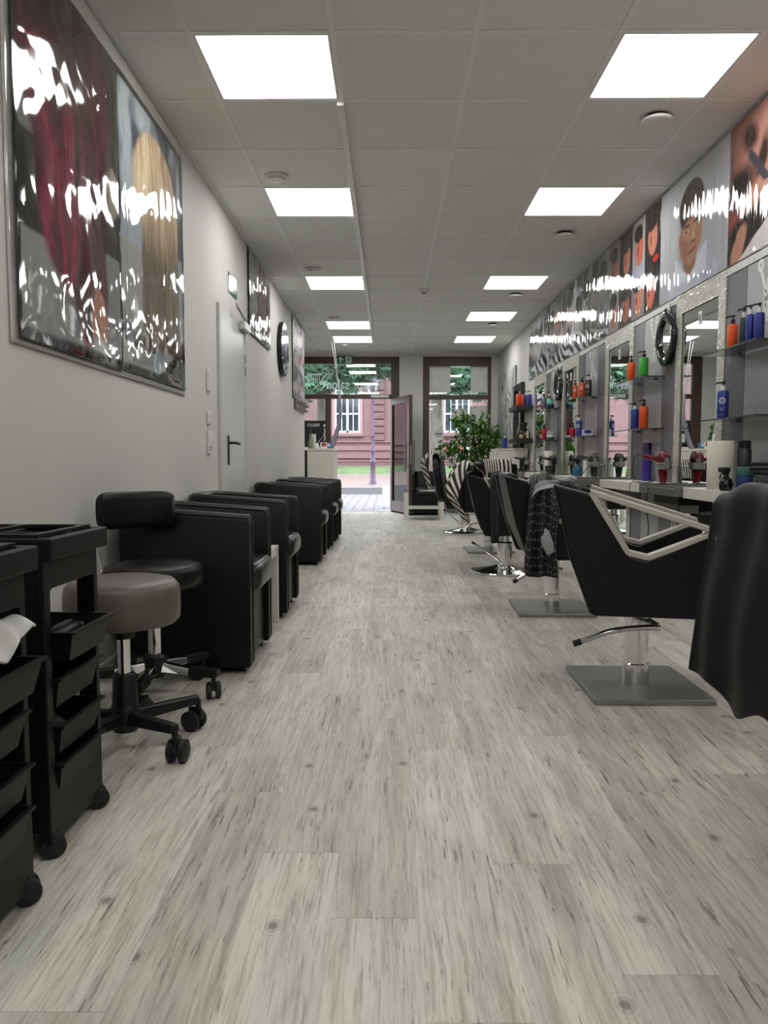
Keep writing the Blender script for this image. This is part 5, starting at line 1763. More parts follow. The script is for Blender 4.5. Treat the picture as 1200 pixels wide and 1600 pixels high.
pump_bottle('big black pump bottle with white collar on the third upper shelf', (1.85, 7.12, zh), 'black', .165, .064, True, True)
pump_bottle('blue pump bottle with orange foot on the third lower shelf', (1.755, 7.06, zl), 'blue', .145, .056, True, True)
pump_bottle('red pump bottle left of the white carton on the third lower shelf', (1.80, 7.48, zl), 'red', .095, .05)
carton('small white carton with blue print on the third lower shelf', (1.82, 7.02, zl), .045, .03, .058, PRINTW, COLR['blue'])
# barber style bottle with diagonal stripes
bp = thing('barber_bottle', 'tall bottle with red and blue barber stripes on the fourth upper shelf', 'bottle', (1.752, 8.87, zh), 0)
MB().lathe([(.034, 0), (.035, .005), (.035, .17), (.03, .178), (.014, .182)], 24).build('body', PRINTW, bp, 40)
for (q, m_) in ((0.0, COLR['red']), (0.5, COLR['blue'])):
    hx_ = MB()
    for k in range(20):
        a = -math.pi + 2 * math.pi * k / 20
        a2 = a + 2 * math.pi / 20
        z = .01 + (q * .15) + (a + math.pi) / (2 * math.pi) * .075
        dz = .075 / 20
        hx_.add([(.0356 * math.cos(a), .0356 * math.sin(a), z), (.0356 * math.cos(a2), .0356 * math.sin(a2), z + dz), (.0356 * math.cos(a2), .0356 * math.sin(a2), z + dz + .03), (.0356 * math.cos(a), .0356 * math.sin(a), z + .03)], [(0, 1, 2, 3)])
    hx_.build('stripe', m_, bp, 60)
MB().lathe([(.022, .180), (.022, .21), (.006, .214), (.005, .235)], 16).build('cap', CAPK, bp, 40)
pump_bottle('black bottle behind the mint jar on the fourth upper shelf', (1.80, 8.62, zh), 'black', .14, .05, True)
sk = thing('spray_bottle', 'silver and black patterned bottle beside the striped barber bottle', 'bottle', (1.762, 8.72, zh), 0)
MB().lathe([(.032, 0), (.034, .01), (.034, .10), (.026, .13), (.014, .14)], 20).build('body', mat('patterned_silver', c8(110, 108, 106), 0.3, metal=0.3, var=0.6, scale=40), sk, 40)
MB().lathe([(.014, .14), (.014, .165), (.010, .17)], 12).build('cap', CAPK, sk, 40)
def jar(label, loc, col, r, h, lid='black', group=None):
    t = thing('jar', label, 'jar', loc, 0, group)
    MB().lathe([(r * .96, 0), (r, .004), (r, h * .62), (r * .97, h * .64)], 24).build('body', COLR[col], t, 40)
    MB().lathe([(r * 1.02, h * .65), (r * 1.02, h * .97), (r * .96, h)], 24).build('lid', COLR[lid], t, 40)
    return t
jar('flat navy tin under the mint jar', (1.800, 8.56, zh), 'navy', .045, .04, 'navy')
jar('mint green jar standing on a navy tin', (1.800, 8.56, zh + .0405), 'mint', .036, .065, 'mint')
pump_bottle('red pump bottle on the fourth lower shelf', (1.76, 8.66, zl), 'red', .135, .056)
carton('plain white carton on the fourth lower shelf', (1.83, 8.70, zl), .03, .03, .11, PRINTW, PRINTW)
jar('flat teal jar on the fourth lower shelf', (1.81, 8.55, zl), 'teal', .042, .05, 'white')
# things on the worktop
sp_ = thing('spray_can', 'tall violet spray can behind the red hair dryer', 'spray can', (1.86, 5.50, CT), 0)
MB().lathe([(.03, 0), (.033, .006), (.033, .20), (.027, .22)], 22).build('can', COLR['violet'], sp_, 40)
MB().lathe([(.031, .216), (.031, .27), (.028, .275)], 20).build('cap', mat('cap_dark_violet', c8(40, 28, 80), 0.35), sp_, 40)
pr_ = thing('paper_roll', 'large white paper towel roll on the nearest worktop', 'paper roll', (1.705, 3.92, CT), 0)
MB().lathe([(.064, 0), (.066, .003), (.066, .247), (.064, .25), (.022, .25), (.020, .246)], 36).build('roll', mat('tissue_white', c8(222, 218, 204), 0.9, var=0.03, bump=0.15), pr_, 40)
MB().lathe([(.020, .0), (.020, .249), (.018, .249)], 20).build('core', mat('cardboard', c8(150, 124, 96), 0.9), pr_, 40)
bks = thing('spray_can', 'tall black spray can half hidden behind the large paper roll', 'spray can', (1.80, 3.865, CT), 0)
MB().lathe([(.03, 0), (.034, .005), (.034, .20), (.026, .215)], 22).build('can', COLR['black'], bks, 40)
MB().lathe([(.030, .212), (.030, .248), (.026, .252)], 20).build('cap', CAPK, bks, 40)
def loose_cable(label, loc, pts):
    o = MB().tube(catmull(pts, 60).tolist(), .0032, 7).build('power_cable', CABLE, None, 60)
    o.location = loc
    return tag(o, label, 'cable')
loose_cable('black cable looped on the tray beside the red hair dryer', (1.70, 4.75, CT + .0035), [(-.06, -.10, .004), (.02, -.02, .004), (.06, .06, .06), (.05, .12, .12), (.0, .13, .10), (-.02, .06, .03), (-.05, .10, .004), (-.09, .16, .006), (-.10, .20, .004)])
loose_cable('black cable hanging below the worktop under the red hair dryer', (1.59, 4.70, CT), [(-.004, -.05, -.02), (-.012, -.04, -.12), (.02, .0, -.28), (.01, .05, -.42), (.03, .12, -.46), (.05, .2, -.40), (.1, .26, -.36)])
loose_cable('black cable looped beside the second hair dryer', (1.70, 6.45, CT + .0035), [(-.06, -.10, .004), (.02, -.02, .004), (.06, .04, .06), (.04, .10, .10), (-.02, .08, .06), (-.05, .10, .004), (-.09, .14, .006)])
pr2 = thing('paper_roll', 'small white paper roll on the worktop near the third mirror', 'paper roll', (1.80, 8.55, CT), 0)
MB().lathe([(.055, 0), (.056, .003), (.056, .247), (.054, .25), (.02, .25), (.018, .246)], 30).build('roll', MATS['tissue_white'], pr2, 40)
MB().lathe([(.018, .0), (.018, .249), (.016, .249)], 20).build('core', MATS['cardboard'], pr2, 40)
def water_spray(label, loc, s=1.0, col=None, rz=0):
    t = thing('water_spray', label, 'spray bottle', loc, rz)
    MB().lathe([(.03 * s, 0), (.038 * s, .012 * s), (.042 * s, .04 * s), (.036 * s, .07 * s), (.018 * s, .09 * s), (.014 * s, .10 * s)], 22).build('body', col or mat('gloss_black', c8(24, 22, 22), 0.12), t, 40)
    MB().lathe([(.018 * s, .10 * s), (.018 * s, .118 * s)], 14).box(-.05 * s, .024 * s, -.011 * s, .011 * s, .118 * s, .150 * s, .006 * s).build('head', CAPK, t, 40)
    MB().tube([(-.020 * s, 0, .12 * s), (-.036 * s, 0, .10 * s), (-.040 * s, 0, .075 * s)], .005 * s, 7).build('trigger', CAPK, t, 50)
    return t
water_spray('glossy black ball shaped water spray in front of the paper roll', (1.662, 3.755, CT), .78)
jar('dark blue tub beside the black water spray', (1.735, 3.70, CT), 'navy', .04, .12, 'teal')
carton('small white pack with green print beside the blue tub', (1.79, 3.655, CT), .035, .02, .07, PRINTW, COLR['green'])
tb = thing('tool_case', 'dark grey tool case on the nearest worktop', 'case', (1.80, 3.545, CT), 0)
MB().box(-.075, .075, -.055, .055, 0, .085, .008).build('case_body', mat('case_grey', c8(56, 55, 54), 0.4), tb, 40)
MB().box(-.077, .077, -.057, .057, .086, .100, .004).build('case_lid', BLACKP, tb, 40)
ir = thing('hair_straightener', 'black hair straightener lying on the tool case', 'hair straightener', (1.79, 3.55, CT + .1005), 2.7)
for s in (0, 1):
    MB().box(-.14, .10, -.016, .016, .002 + s * .022, .020 + s * .022, .005).build('arm', BLACKP, ir, 40)
MB().lathe([(.018, -.16), (.021, -.14), (.021, -.10)], 14, (0, 0, .022), 'x').build('hinge', BLACKP, ir, 40)
MB().tube([(-.16, 0, .022), (-.22, .02, .08), (-.20, .06, .11), (-.13, .07, .08)], .004, 7).build('cable', CABLE, ir, 50)

# hair dryers standing in ring holders
def dryer_station(y, label, hlabel, body_m, x=1.795, spin=0.0, cap=BLACKP):
    h = thing('dryer_holder', hlabel, 'holder', (x, y, CT + .006), 0, 'ring holders for the hair dryers')
    MB().plate(arc_pts(0, 0, .052, 28)[:-1], [arc_pts(0, 0, .047, 28)[:-1]], .085, .130, 'xy').build('ring', mat('ring_steel', c8(176, 174, 166), 0.25, metal=0.8, var=0.15, scale=30), h, 40)
    MB().tube([(.052, 0, .105), (.095, 0, .105), (.098, 0, .0)], .006, 8).build('stand', STEEL, h, 50)
    MB().lathe([(.03, 0), (.028, .006)], 16, (.085, 0, -.006)).build('foot', STEEL, h)
    t = thing('hair_dryer', label, 'hair dryer', (x, y, CT + .006), spin, 'hair dryers')
    dryer_shape(t, body_m, cap)
    MB().tube([(-.145, 0, .17), (-.165, .01, .185), (-.19, .03, .165), (-.19, .05, .08), (-.17, .06, .01), (-.205, .05, -.01), (-.215, .03, -.08), (-.18, -.06, -.12)], .0028, 7).build('cable', CABLE, t, 60)
    return t
REDG = mat('dryer_red', c8(112, 5, 18), 0.2, var=0.03, coat=0.2)
BLKG = mat('dryer_black', c8(30, 30, 32), 0.2, var=0.05, coat=0.4)
dryer_station(4.985, 'glossy red hair dryer standing in the nearest ring holder', 'ring holder around the red hair dryer', REDG, spin=.15)
dryer_station(6.67, 'black hair dryer with blue badge in the second ring holder', 'ring holder around the second hair dryer', BLKG, spin=-.1)
dryer_station(8.34, 'black hair dryer in the third ring holder', 'ring holder around the third hair dryer', BLKG, spin=.2)
dryer_station(10.0, 'black hair dryer furthest away, beside the white cabinet', 'ring holder around the furthest hair dryer', BLKG, spin=0.0)
# small tools lying on the worktop
def wt_tool(name, label, cat, loc, rz):
    return thing(name, label, cat, loc, rz)
for (i, (y, x, lab)) in enumerate(((6.2, 1.66, 'brown comb lying on the second tool tray'), (8.0, 1.68, 'brown comb lying on the third tool tray'))):
    c = wt_tool('comb', lab, 'comb', (x, y, CT + .004), 1.3)
    MB().box(-.10, .10, .008, .018, 0, .005, .001).build('spine', mat('comb_brown', c8(150, 100, 76), 0.5), c)
    tt = MB()
    for k in range(28):
        tt.box(-.098 + k * .007, -.095 + k * .007, -.018, .008, .001, .004)
    tt.build('teeth', MATS['comb_brown'], c)['kind'] = 'stuff'
tm = thing('beard_trimmer', 'white upright trimmer on the worktop before the second mirror', 'trimmer', (1.70, 6.60, CT), 0)
MB().lathe([(.022, 0), (.024, .01), (.017, .06), (.02, .12), (.018, .145)], 16).build('body', PRINTW, tm, 40)
MB().box(-.018, .018, -.006, .006, .145, .16, .002).build('blade', STEEL, tm)
wb = thing('squeeze_bottle', 'plain white bottle on the worktop beside the trimmer', 'bottle', (1.79, 6.92, CT), 0)
MB().lathe([(.025, 0), (.027, .005), (.027, .13), (.012, .15)], 18).build('body', PRINTW, wb, 40)
MB().lathe([(.012, .15), (.010, .18)], 12).build('cap', PRINTW, wb, 40)
water_spray('teal water spray on the worktop left of the second hair dryer', (1.77, 7.15, CT), 1.15, COLR['tealblue'])
hb = thing('hair_brush', 'round black hair brush upright on the worktop by the third mirror', 'brush', (1.72, 7.95, CT + .005), 0)
MB().lathe([(.010, 0), (.012, .09), (.02, .10), (.022, .17), (.01, .185)], 14).build('handle', BLACKP, hb, 40)
brs = MB()
for k in range(70):
    a, z = k * 2.4, .105 + .065 * (k / 70)
    brs.tube([(.018 * math.cos(a), .018 * math.sin(a), z), (.034 * math.cos(a), .034 * math.sin(a), z)], .001, 4)
brs.build('bristles', BLACKP, hb)['kind'] = 'stuff'
jar('black tub on the worktop near the third hair dryer', (1.72, 8.20, CT), 'black', .04, .09)
dm = thing('clipper_stand', 'black clipper on a charging stand on the far worktop', 'hair clipper', (1.73, 9.95, CT), 0)
MB().box(-.04, .04, -.035, .035, 0, .04, .008).build('stand', BLACKP, dm, 40)
MB().lathe([(.018, .035), (.024, .07), (.026, .12), (.02, .165)], 14).build('body', BLACKP, dm, 40)
# teardrop hand mirrors hanging on hooks
def hand_mirror(label, y, z, s=1.0):
    t = thing('hand_mirror', label, 'hand mirror', (XW - .004, y, z), 0, 'black hand mirrors hung on hooks')
    def shape(a):
        r = .150 * s * (1 + .045 * math.cos(4 * a))
        return (r * math.cos(a) * 1.0, r * math.sin(a) * 1.14)
    N_ = 40
    oo = [shape(2 * math.pi * k / N_) for k in range(N_)]
    ring_ = []
    mb = MB()
    prof = [(.96, 0.0), (1.05, -.020), (1.03, -.038), (.90, -.046), (.74, -.034), (.58, -.016)]
    vs_ = []
    for (q, d_) in prof:
        for (a, b) in oo:
            vs_.append((d_, a * q, b * q))
    fs_ = []
    for j in range(len(prof) - 1):
        for k in range(N_):
            k2 = (k + 1) % N_
            fs_.append((j * N_ + k, j * N_ + k2, (j + 1) * N_ + k2, (j + 1) * N_ + k))
    mb.add(vs_, fs_)
    mb.build('rim', mat('gloss_rim', c8(20, 19, 18), 0.1, coat=0.5), t, 50)
    MB().prism([(a * .60, b * .60) for a, b in oo], -.018, -.012, 'yz').build('mirror_glass', MIRROR, t)
    MB().tube([(-.006, 0, .155 * s), (-.03, 0, .175 * s), (-.03, 0, .20 * s)], .006, 8).build('hanger', CAPK, t, 50)
    MB().box(-.012, .0, -.014, .014, .165 * s, .235 * s, .005).build('hook', WHITE_PLASTIC, t, 40)
hand_mirror('black rimmed hand mirror hanging left of the nearest tall mirror', 5.215, 1.735)
hand_mirror('black rimmed hand mirror hanging far along beside the mint jar', 8.50, 1.745, .95)

# ------------------------------------------------------------------ styling chairs (local: faces +x, origin at the column foot)
def make_styling_chair(label, loc, rz, round_base=False, lift=0.0, spin=0.0):
    t = thing('styling_chair', label, 'salon chair', loc, rz, 'black styling chairs with wedge shaped sides')
    W2, TH = 0.29, 0.06
    dz = lift
    side = [(-.325, .83), (-.185, .793), (-.05, .57), (.013, .552), (.228, .659), (.265, .64), (.285, .40), (.27, .345), (-.165, .338), (-.185, .345), (-.26, .55)]
    for s in (-1, 1):
        p = MB().prism([(a, b + dz) for a, b in side], s * W2 - (TH if s > 0 else 0), s * W2 + (0 if s > 0 else TH), 'xz')
        p.build('side_panel', BLACKL, t, bevel=0.010)
        yc = s * (W2 - TH / 2)
        fr_ = MB()
        pts = [(-.185, .796), (.245, .658), (.020, .556), (-.052, .572)]
        def bar(a, b, w=.030, h=.020):
            dx, dz_ = b[0] - a[0], b[1] - a[1]
            l = math.hypot(dx, dz_)
            nx, nz = -dz_ / l * h / 2, dx / l * h / 2
            fr_.prism([(a[0] + nx, a[1] + nz + dz), (b[0] + nx, b[1] + nz + dz), (b[0] - nx, b[1] - nz + dz), (a[0] - nx, a[1] - nz + dz)], yc - w, yc + w, 'xz')
        bar((-.190, .800), (.245, .664))
        bar((.250, .660), (.014, .560))
        bar((.018, .562), (-.052, .577))
        bar((-.050, .575), (-.187, .797))
        fr_.build('arm_frame', SILVER, t, bevel=0.003)
    yi = W2 - TH - .002
    b_ = MB().prism([(a, z + dz) for a, z in [(-.315, .835), (-.27, .845), (-.235, .82), (-.15, .47), (-.13, .36), (-.165, .345), (-.255, .55)]], -yi, yi, 'xz')
    b_.build('backrest', BLACKL, t, bevel=0.018)
    MB().box(-.15, .27, -yi, yi, .40 + dz, .505 + dz, .035, 4).build('seat', BLACKL, t, 50)
    MB().box(-.16, .25, -yi, yi, .345 + dz, .40 + dz, .008).build('seat_base', BLACKP, t)
    if round_base:
        MB().lathe([(.275, 0.0), (.28, .010), (.275, .016), (.20, .028), (.10, .045), (.075, .058)], 44).build('base', CHROME, t, 30)
        MB().lathe([(.062, .05), (.062, .26 + dz), (.05, .27 + dz)], 28).build('column', CHROME, t, 40)
        MB().lathe([(.04, .26 + dz), (.04, .346 + dz)], 20).build('piston', CHROME, t, 40)
    else:
        b = MB().box(-.228, .228, -.24, .24, 0.0, .022, .004)
        if spin:
            b.xform(Matrix.Rotation(spin, 4, 'Z'))
        b.build('base', STEEL, t)
        MB().lathe([(.050, .022), (.050, .10), (.046, .104), (.046, .346 + dz)], 28).build('column', CHROME, t, 40)
    return t
def pump_lever(t, pts, r=.011):
    MB().tube(catmull([Vector(p) for p in pts], 14).tolist(), r, 10).build('pump_lever', CHROME, t, 50)
    a, b = Vector(pts[-2]), Vector(pts[-1])
    d_ = (b - a).normalized()
    MB().tube([b, b + d_ * .03], r * 1.15, 10).build('lever_grip', BLACKP, t, 50)
def R2(x, y, a):
    return (x * math.cos(a) - y * math.sin(a), x * math.sin(a) + y * math.cos(a))
a1_ = math.radians(-15)
c1 = make_styling_chair('black styling chair with silver armrests on a square steel base, nearest fully visible', (1.0, 3.03, 0), a1_, False, 0.0, -a1_)
L1 = []
for (x, y, z) in ((1.055, 2.93, .265), (.98, 2.91, .27), (.86, 2.91, .255), (.745, 2.91, .215)):
    q = R2(x - 1.0, y - 3.03, -a1_)
    L1.append((q[0], q[1], z))
pump_lever(c1, L1)
MB().tube([(0.045, 0, .27), L1[0]], .016, 10).build('lever_joint', CHROME, c1, 50)
c2 = make_styling_chair('black styling chair on a square steel base, with a dotted cape over its arm', (.995, 4.62, 0), math.radians(-2))
pump_lever(c2, [(.05, -.08, .26), (-.06, -.10, .265), (-.14, -.10, .25), (-.22, -.10, .20)])
c3 = make_styling_chair('black styling chair on a round chrome base, with a striped towel over its back', (.95, 6.2, 0), math.radians(-4), True, -.02)
pump_lever(c3, [(-.03, -.07, .08), (-.10, -.10, .14), (-.19, -.12, .20), (-.25, -.13, .24)], .008)
c4 = make_styling_chair('black styling chair turned to face the shop window, on a square base', (1.0, 7.62, 0), math.radians(78), False, .05, -math.radians(78))
pump_lever(c4, [(-.02, .08, .28), (-.05, .16, .27), (-.10, .25, .22)], .008)
c0 = make_styling_chair('black styling chair in the right foreground under a long black cape', (1.15, 1.42, 0), math.radians(-8), False, .0, math.radians(8))

# oval backed barber chair
c5 = thing('barber_chair', 'black barber chair with oval back on a round chrome base', 'salon chair', (.965, 9.6, 0), math.radians(-12))
ov = MB()
N_ = 28
rings_ = []
for (d_, q) in ((-.045, .55), (-.052, .85), (-.040, .98), (0.0, 1.0), (.035, .96), (.05, .8), (.052, .5)):
    rings_.append([(d_, .25 * q * math.copysign(abs(math.cos(2 * math.pi * k / N_)) ** .6, math.cos(2 * math.pi * k / N_)), .315 * q * math.copysign(abs(math.sin(2 * math.pi * k / N_)) ** .7, math.sin(2 * math.pi * k / N_))) for k in range(N_)])
ov.add([p for r in rings_ for p in r], [(j * N_ + k, j * N_ + (k + 1) % N_, (j + 1) * N_ + (k + 1) % N_, (j + 1) * N_ + k) for j in range(len(rings_) - 1) for k in range(N_)] + [tuple(range(N_ - 1, -1, -1)), tuple((len(rings_) - 1) * N_ + k for k in range(N_))])
ov.xform(Matrix.Translation((-.32, 0, .69)) @ Matrix.Rotation(-.13, 4, 'Y'))
ov.build('backrest', BLACKL, c5, 60)
MB().box(-.27, .22, -.23, .23, .38, .50, .045, 4).build('seat', BLACKL, c5, 50)
MB().box(-.22, .18, -.18, .18, .30, .38, .02).build('seat_base', BLACKP, c5)
for s in (-1, 1):
    ar = MB().box(-.22, .20, s * .27 - .03, s * .27 + .03, .62, .67, .02, 3)
    ar.build('armrest', BLACKL, c5, 50)
    MB().tube([(-.15, s * .27, .63), (-.12, s * .25, .42)], .012, 8).build('arm_support', CHROME, c5, 50)
MB().lathe([(.27, 0.0), (.28, .010), (.27, .018), (.18, .032), (.085, .06)], 44).build('base', CHROME, c5, 30)
MB().lathe([(.065, .05), (.065, .22), (.045, .23), (.045, .31)], 28).build('column', CHROME, c5, 40)
pump_lever(c5, [(-.03, -.07, .10), (-.14, -.09, .19), (-.24, -.10, .27)], .008)

# ------------------------------------------------------------------ capes and towels
STRIPE = uv_material('striped_towel', 'stripe', (16, 15, 16), (206, 200, 188), (3.2, 0))
STRIPED = uv_material('striped_towel_diagonal', 'stripe', (16, 15, 16), (206, 200, 188), (2.6, 2.2))
DOTS = uv_material('dotted_cape', 'dot', (170, 168, 166), (17, 16, 18), (15, 22), 0.55)
# long cape over the foreground chair
cp = cloth('cape', [[(.83, 1.66, .80), (.775, 1.645, .845), (.705, 1.635, .84), (.685, 1.63, .74), (.665, 1.625, .62), (.648, 1.62, .495)],
                    [(.85, 1.58, .82), (.775, 1.565, .862), (.712, 1.55, .858), (.695, 1.545, .76), (.672, 1.54, .62), (.66, 1.535, .475)],
                    [(.86, 1.47, .825), (.785, 1.46, .868), (.72, 1.455, .866), (.698, 1.44, .76), (.672, 1.44, .60), (.672, 1.44, .455)],
                    [(.86, 1.37, .825), (.79, 1.36, .870), (.72, 1.36, .868), (.70, 1.345, .76), (.675, 1.34, .60), (.668, 1.335, .44)],
                    [(.86, 1.26, .82), (.785, 1.25, .866), (.715, 1.245, .862), (.69, 1.23, .74), (.68, 1.22, .60), (.675, 1.21, .43)],
                    [(.85, 1.17, .80), (.775, 1.16, .845), (.71, 1.15, .83), (.69, 1.13, .70), (.68, 1.12, .56), (.68, 1.11, .42)]],
           CAPE0, None, 80, 80, 0.006, 3, 21, 0.004, .8, .06)
tag(cp, 'long black cape hanging over the chair in the right foreground', 'cape')
MB().lathe([(.006, -.002), (.006, .002)], 12).xform(Matrix.Translation((.682, 1.575, .755)) @ Matrix.Rotation(math.pi / 2, 4, 'Y')).build('snap_button', CHROME, cp)
# dotted cape on the second chair's near arm
dc = cloth('cape', [[(.80, 4.47, .74), (.80, 4.38, .79), (.79, 4.30, .72), (.775, 4.285, .50), (.765, 4.275, .265)],
                    [(.86, 4.47, .79), (.85, 4.38, .845), (.835, 4.285, .76), (.82, 4.27, .50), (.82, 4.26, .255)],
                    [(.92, 4.47, .78), (.92, 4.38, .83), (.90, 4.285, .74), (.88, 4.27, .50), (.885, 4.26, .25)],
                    [(1.00, 4.47, .73), (1.02, 4.38, .775), (.98, 4.29, .68), (.94, 4.275, .48), (.955, 4.265, .24)]],
           DOTS, None, 48, 60, 0.020, 2.5, 6, 0.004, .8, .03)
tag(dc, 'black cape with white dots hung over the arm of the second styling chair', 'cape')
lin = cloth('lining', [[(.81, 4.30, .745), (.85, 4.26, .80), (.95, 4.265, .80)], [(.80, 4.275, .70), (.84, 4.245, .745), (.93, 4.25, .765)]], mat('grey_lining', c8(150, 150, 152), 0.5, var=0.06), dc, 10, 16, .006, 1, 3)
lin2 = cloth('lining', [[(.865, 4.262, .545), (.855, 4.25, .46), (.89, 4.25, .38)], [(.90, 4.262, .52), (.925, 4.25, .45), (.93, 4.25, .40)]], MATS['grey_lining'], dc, 10, 16, .006, 1, 5)
# black cape folded on the third chair's near arm
bc = cloth('cape', [[(.78, 6.06, .77), (.79, 5.98, .825), (.785, 5.895, .78), (.785, 5.885, .55), (.795, 5.88, .27)],
                    [(.84, 6.06, .78), (.84, 5.98, .835), (.83, 5.89, .78), (.825, 5.875, .55), (.825, 5.87, .27)],
                    [(.90, 6.06, .77), (.90, 5.98, .82), (.885, 5.895, .77), (.875, 5.885, .55), (.86, 5.88, .275)]], CAPE, None, 24, 40, .008, 2, 14)
tag(bc, 'black cape folded over the arm of the third styling chair', 'cape')
tw3 = cloth('towel', [[(.78, 5.97, .775), (.70, 5.93, .84), (.62, 5.885, .87), (.565, 5.87, .73), (.535, 5.86, .61), (.585, 5.855, .50), (.635, 5.85, .40)],
                      [(.80, 6.02, .74), (.70, 6.0, .845), (.605, 5.97, .90), (.52, 5.93, .76), (.485, 5.90, .645), (.545, 5.885, .53), (.60, 5.87, .43)],
                      [(.80, 6.14, .72), (.71, 6.14, .84), (.60, 6.12, .905), (.49, 6.06, .78), (.46, 6.02, .66), (.51, 6.0, .58), (.56, 5.98, .50)],
                      [(.78, 6.34, .73), (.70, 6.34, .83), (.58, 6.34, .885), (.50, 6.30, .78), (.48, 6.26, .68), (.51, 6.24, .60), (.54, 6.22, .52)]],
            uv_material('striped_towel_cross', 'stripe', (16, 15, 16), (206, 200, 188), (1.6, 7.5), band='DIAGONAL'), None, 44, 70, .012, 2, 33)
for m_ in tw3.data.materials:
    pass
tag(tw3, 'black and white striped towel thrown over the back of the third chair', 'towel')
tw4 = cloth('towel', [[(.875, 7.40, .80), (.885, 7.33, .902), (.90, 7.27, .91), (.915, 7.225, .82), (.93, 7.20, .68)],
                      [(.955, 7.40, .80), (.955, 7.32, .905), (.96, 7.25, .913), (.965, 7.20, .83), (.965, 7.18, .74)],
                      [(1.04, 7.39, .80), (1.04, 7.31, .905), (1.04, 7.235, .913), (1.045, 7.185, .83), (1.04, 7.165, .745)],
                      [(1.16, 7.37, .80), (1.16, 7.29, .90), (1.16, 7.215, .908), (1.16, 7.165, .84), (1.16, 7.145, .76)]],
            STRIPE, None, 40, 40, .006, 2, 41)
tag(tw4, 'black and white striped towel over the back of the chair facing the window', 'towel')
tw5 = cloth('towel', [[(.66, 9.42, .88), (.60, 9.44, .985), (.53, 9.44, .99), (.45, 9.43, .88), (.50, 9.43, .70), (.53, 9.43, .54)],
                      [(.66, 9.56, .90), (.60, 9.57, 1.02), (.52, 9.57, 1.02), (.42, 9.56, .90), (.46, 9.55, .74), (.50, 9.54, .56)],
                      [(.68, 9.74, .88), (.62, 9.76, 1.0), (.54, 9.76, 1.01), (.41, 9.74, .88), (.44, 9.72, .76), (.50, 9.70, .60)]],
            uv_material('striped_towel_fan', 'stripe', (16, 15, 16), (206, 200, 188), (1.5, 7.0), band='DIAGONAL'), None, 34, 50, .010, 2, 45)
tag(tw5, 'black and white striped towel over the oval backed barber chair', 'towel')

# ------------------------------------------------------------------ far right corner: shelf unit, cabinet, plant, low table
cb = thing('cabinet', 'low white cabinet against the right wall before the shop window', 'cabinet', (1.69, 10.72, 0))
MB().box(-.215, .205, -.32, .32, 0.0, 1.045).build('body', WHITE, cb, bevel=.003)
MB().box(-.218, .208, -.325, .325, 1.048, 1.07, .002).build('cabinet_top', WHITE, cb)
for s in (-1, 1):
    d_ = MB().box(-.235, -.217, s * .16 - .155, s * .16 + .155, .06, 1.03, .002).build('door', WHITE, cb)
    MB().tube([(-.255, s * .03, .60), (-.255, s * .03, .72)], .006, 8).build('handle', STEEL, d_, 50)
pump_bottle('blue pump bottle standing on the low white cabinet', (1.60, 10.55, 1.07), 'blue', .155, .062, True, group=None)
bf = thing('black_framed_mirror', 'narrow black framed mirror above the white cabinet', 'mirror', (XR - .004, 11.2, 1.09))
MB().plate([(-.34, 0), (.34, 0), (.34, .93), (-.34, .93)], [[(-.26, .08), (.26, .08), (.26, .85), (-.26, .85)]], -.05, 0, 'yz').build('frame', mat('black_frame', c8(34, 34, 34), .45), bf, bevel=.004)
MB().box(-.012, -.008, -.26, .26, .08, .85).build('mirror_glass', MIRROR, bf)
def wall_shelf(z, label):
    t = thing('wall_shelf', label, 'shelf', (XR - .003, 10.52, z), 0, 'black floating shelves')
    MB().box(-.225, 0, -.33, .33, 0, .058, .002).build('board', MATS['black_frame'], t)
    MB().box(-.01, 0, -.3, .3, -.02, -.001).build('rail', STEEL, t)
    return t
wall_shelf(1.585, 'upper black floating shelf holding orange and blue bottles')
wall_shelf(1.145, 'lower black floating shelf crowded with small amber bottles')
zs = 1.585 + .059
pump_bottle('orange bottle at the outer edge of the upper black shelf', (1.725, 10.24, zs), 'orange', .150, .056, group=None)
pump_bottle('orange bottle second on the upper black shelf', (1.782, 10.26, zs), 'orange', .145, .05, group=None)
pump_bottle('blue bottle nearer the orange ones on the upper black shelf', (1.835, 10.30, zs), 'blue', .145, .05, True, group=None)
pump_bottle('blue bottle beside the wall on the upper black shelf', (1.885, 10.27, zs), 'blue', .15, .054, True, group=None)
zs = 1.145 + .059
SMALL = [(1.72, 10.24, 'amber', .09, .034), (1.745, 10.32, 'amber', .15, .04), (1.77, 10.23, 'cream', .06, .05), (1.79, 10.40, 'amber', .11, .04), (1.815, 10.24, 'amber', .07, .05), (1.855, 10.23, 'cream', .12, .034)]
SML = ['small amber bottle at the outer edge of the lower black shelf', 'slim tall amber bottle at the back of the lower black shelf', 'squat cream pot on the lower black shelf', 'medium amber bottle at the back of the lower black shelf', 'squat amber bottle on the lower black shelf', 'slim cream tube on the lower black shelf']
for (x, y, c_, h, w), l_ in zip(SMALL, SML):
    t = thing('small_bottle', l_, 'bottle', (x, y, zs), 0, 'small bottles on the lower black shelf')
    MB().lathe([(w * .46, 0), (w * .5, .004), (w * .5, h * .7), (w * .25, h * .8), (w * .25, h * .84)], 16).build('body', COLR[c_], t, 40)
    MB().lathe([(w * .28, h * .84), (w * .28, h)], 12).build('cap', STEEL if c_ == 'amber' else CAPK, t, 40)
water_spray('black water spray standing on the lower black shelf', (1.86, 10.47, zs), 1.5)

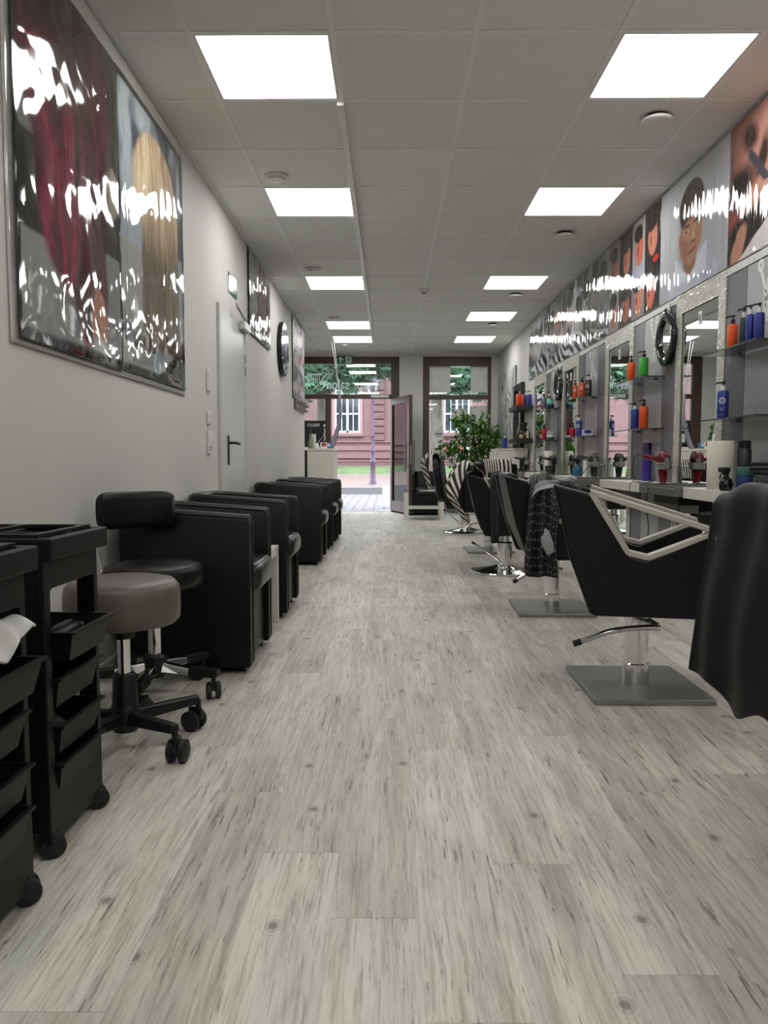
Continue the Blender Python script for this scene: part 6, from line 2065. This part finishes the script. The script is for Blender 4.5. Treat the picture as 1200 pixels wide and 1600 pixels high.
pt = potted('leafy green weeping fig before the right shop window', (1.42, 12.55, 0), .17, .34, mat('white_pot', c8(190, 188, 182), .4), 'potted_fig')
stems = [[(0, 0, .3), (-.02, 0, .7), (.0, .02, 1.1), (-.05, 0, 1.45), (-.15, -.03, 1.68)], [(0.02, 0, .3), (.06, -.02, .8), (.12, 0, 1.15), (.22, -.03, 1.45)], [(-.02, 0, .3), (-.10, -.02, .75), (-.25, -.05, 1.02), (-.42, -.06, 1.15), (-.55, -.08, 1.12)],
         [(0, 0, .5), (.1, .02, 1.0), (.05, 0, 1.35), (.12, 0, 1.62)], [(0, 0, .7), (-.12, 0, 1.0), (-.22, 0, 1.35), (-.30, -.02, 1.62)], [(0, 0, .3), (.16, -.05, .75), (.3, -.06, 1.1), (.36, -.05, 1.38)], [(0, 0, .4), (-.08, -.05, .7), (-.2, -.08, .85)]]
sm = MB()
lp_ = []
rr2 = random.Random(6)
for s_ in stems:
    c = catmull(s_, 14)
    sm.tube(c.tolist(), [.013 - .0008 * i for i in range(14)], 7)
    for i in range(5, 14):
        for k in range(24):
            p = Vector(c[i])
            lp_.append((min(p.x + rr2.gauss(0, .075), .36), p.y + rr2.gauss(0, .07), p.z + rr2.gauss(-.03, .07)))
sm.build('stem', BARK, pt, 60)
leaves(pt, lp_, .012, 7, (.07, .115))
lt_ = thing('low_table', 'white low table with glass top and lower shelf by the open door', 'table', (.535, 11.76, 0))
for sx in (-1, 1):
    for sy in (-1, 1):
        MB().box(sx * .30 - (.06 if sx > 0 else 0), sx * .30 + (0 if sx > 0 else .06), sy * .28 - (.06 if sy > 0 else 0), sy * .28 + (0 if sy > 0 else .06), 0, .425, .002).build('leg', WHITE, lt_)
MB().box(-.305, .305, -.285, .285, .427, .437, .002).build('glass_top', glass('table_glass', (.8, .88, .86), 0.0, 2.0), lt_)
MB().box(-.24, .24, -.27, .27, .17, .19, .002).build('lower_shelf', WHITE, lt_)
mgz = thing('magazine', 'open magazine lying on the glass topped low table', 'magazine', (.62, 11.70, .438), .4)
MB().box(-.105, .105, -.14, .14, 0, .006, .002).build('pages', PRINTW, mgz)
MB().box(-.09, -.01, -.11, .11, .006, .0068).build('picture', mat('magazine_print', c8(120, 100, 96), .4, var=.5, scale=20), mgz)
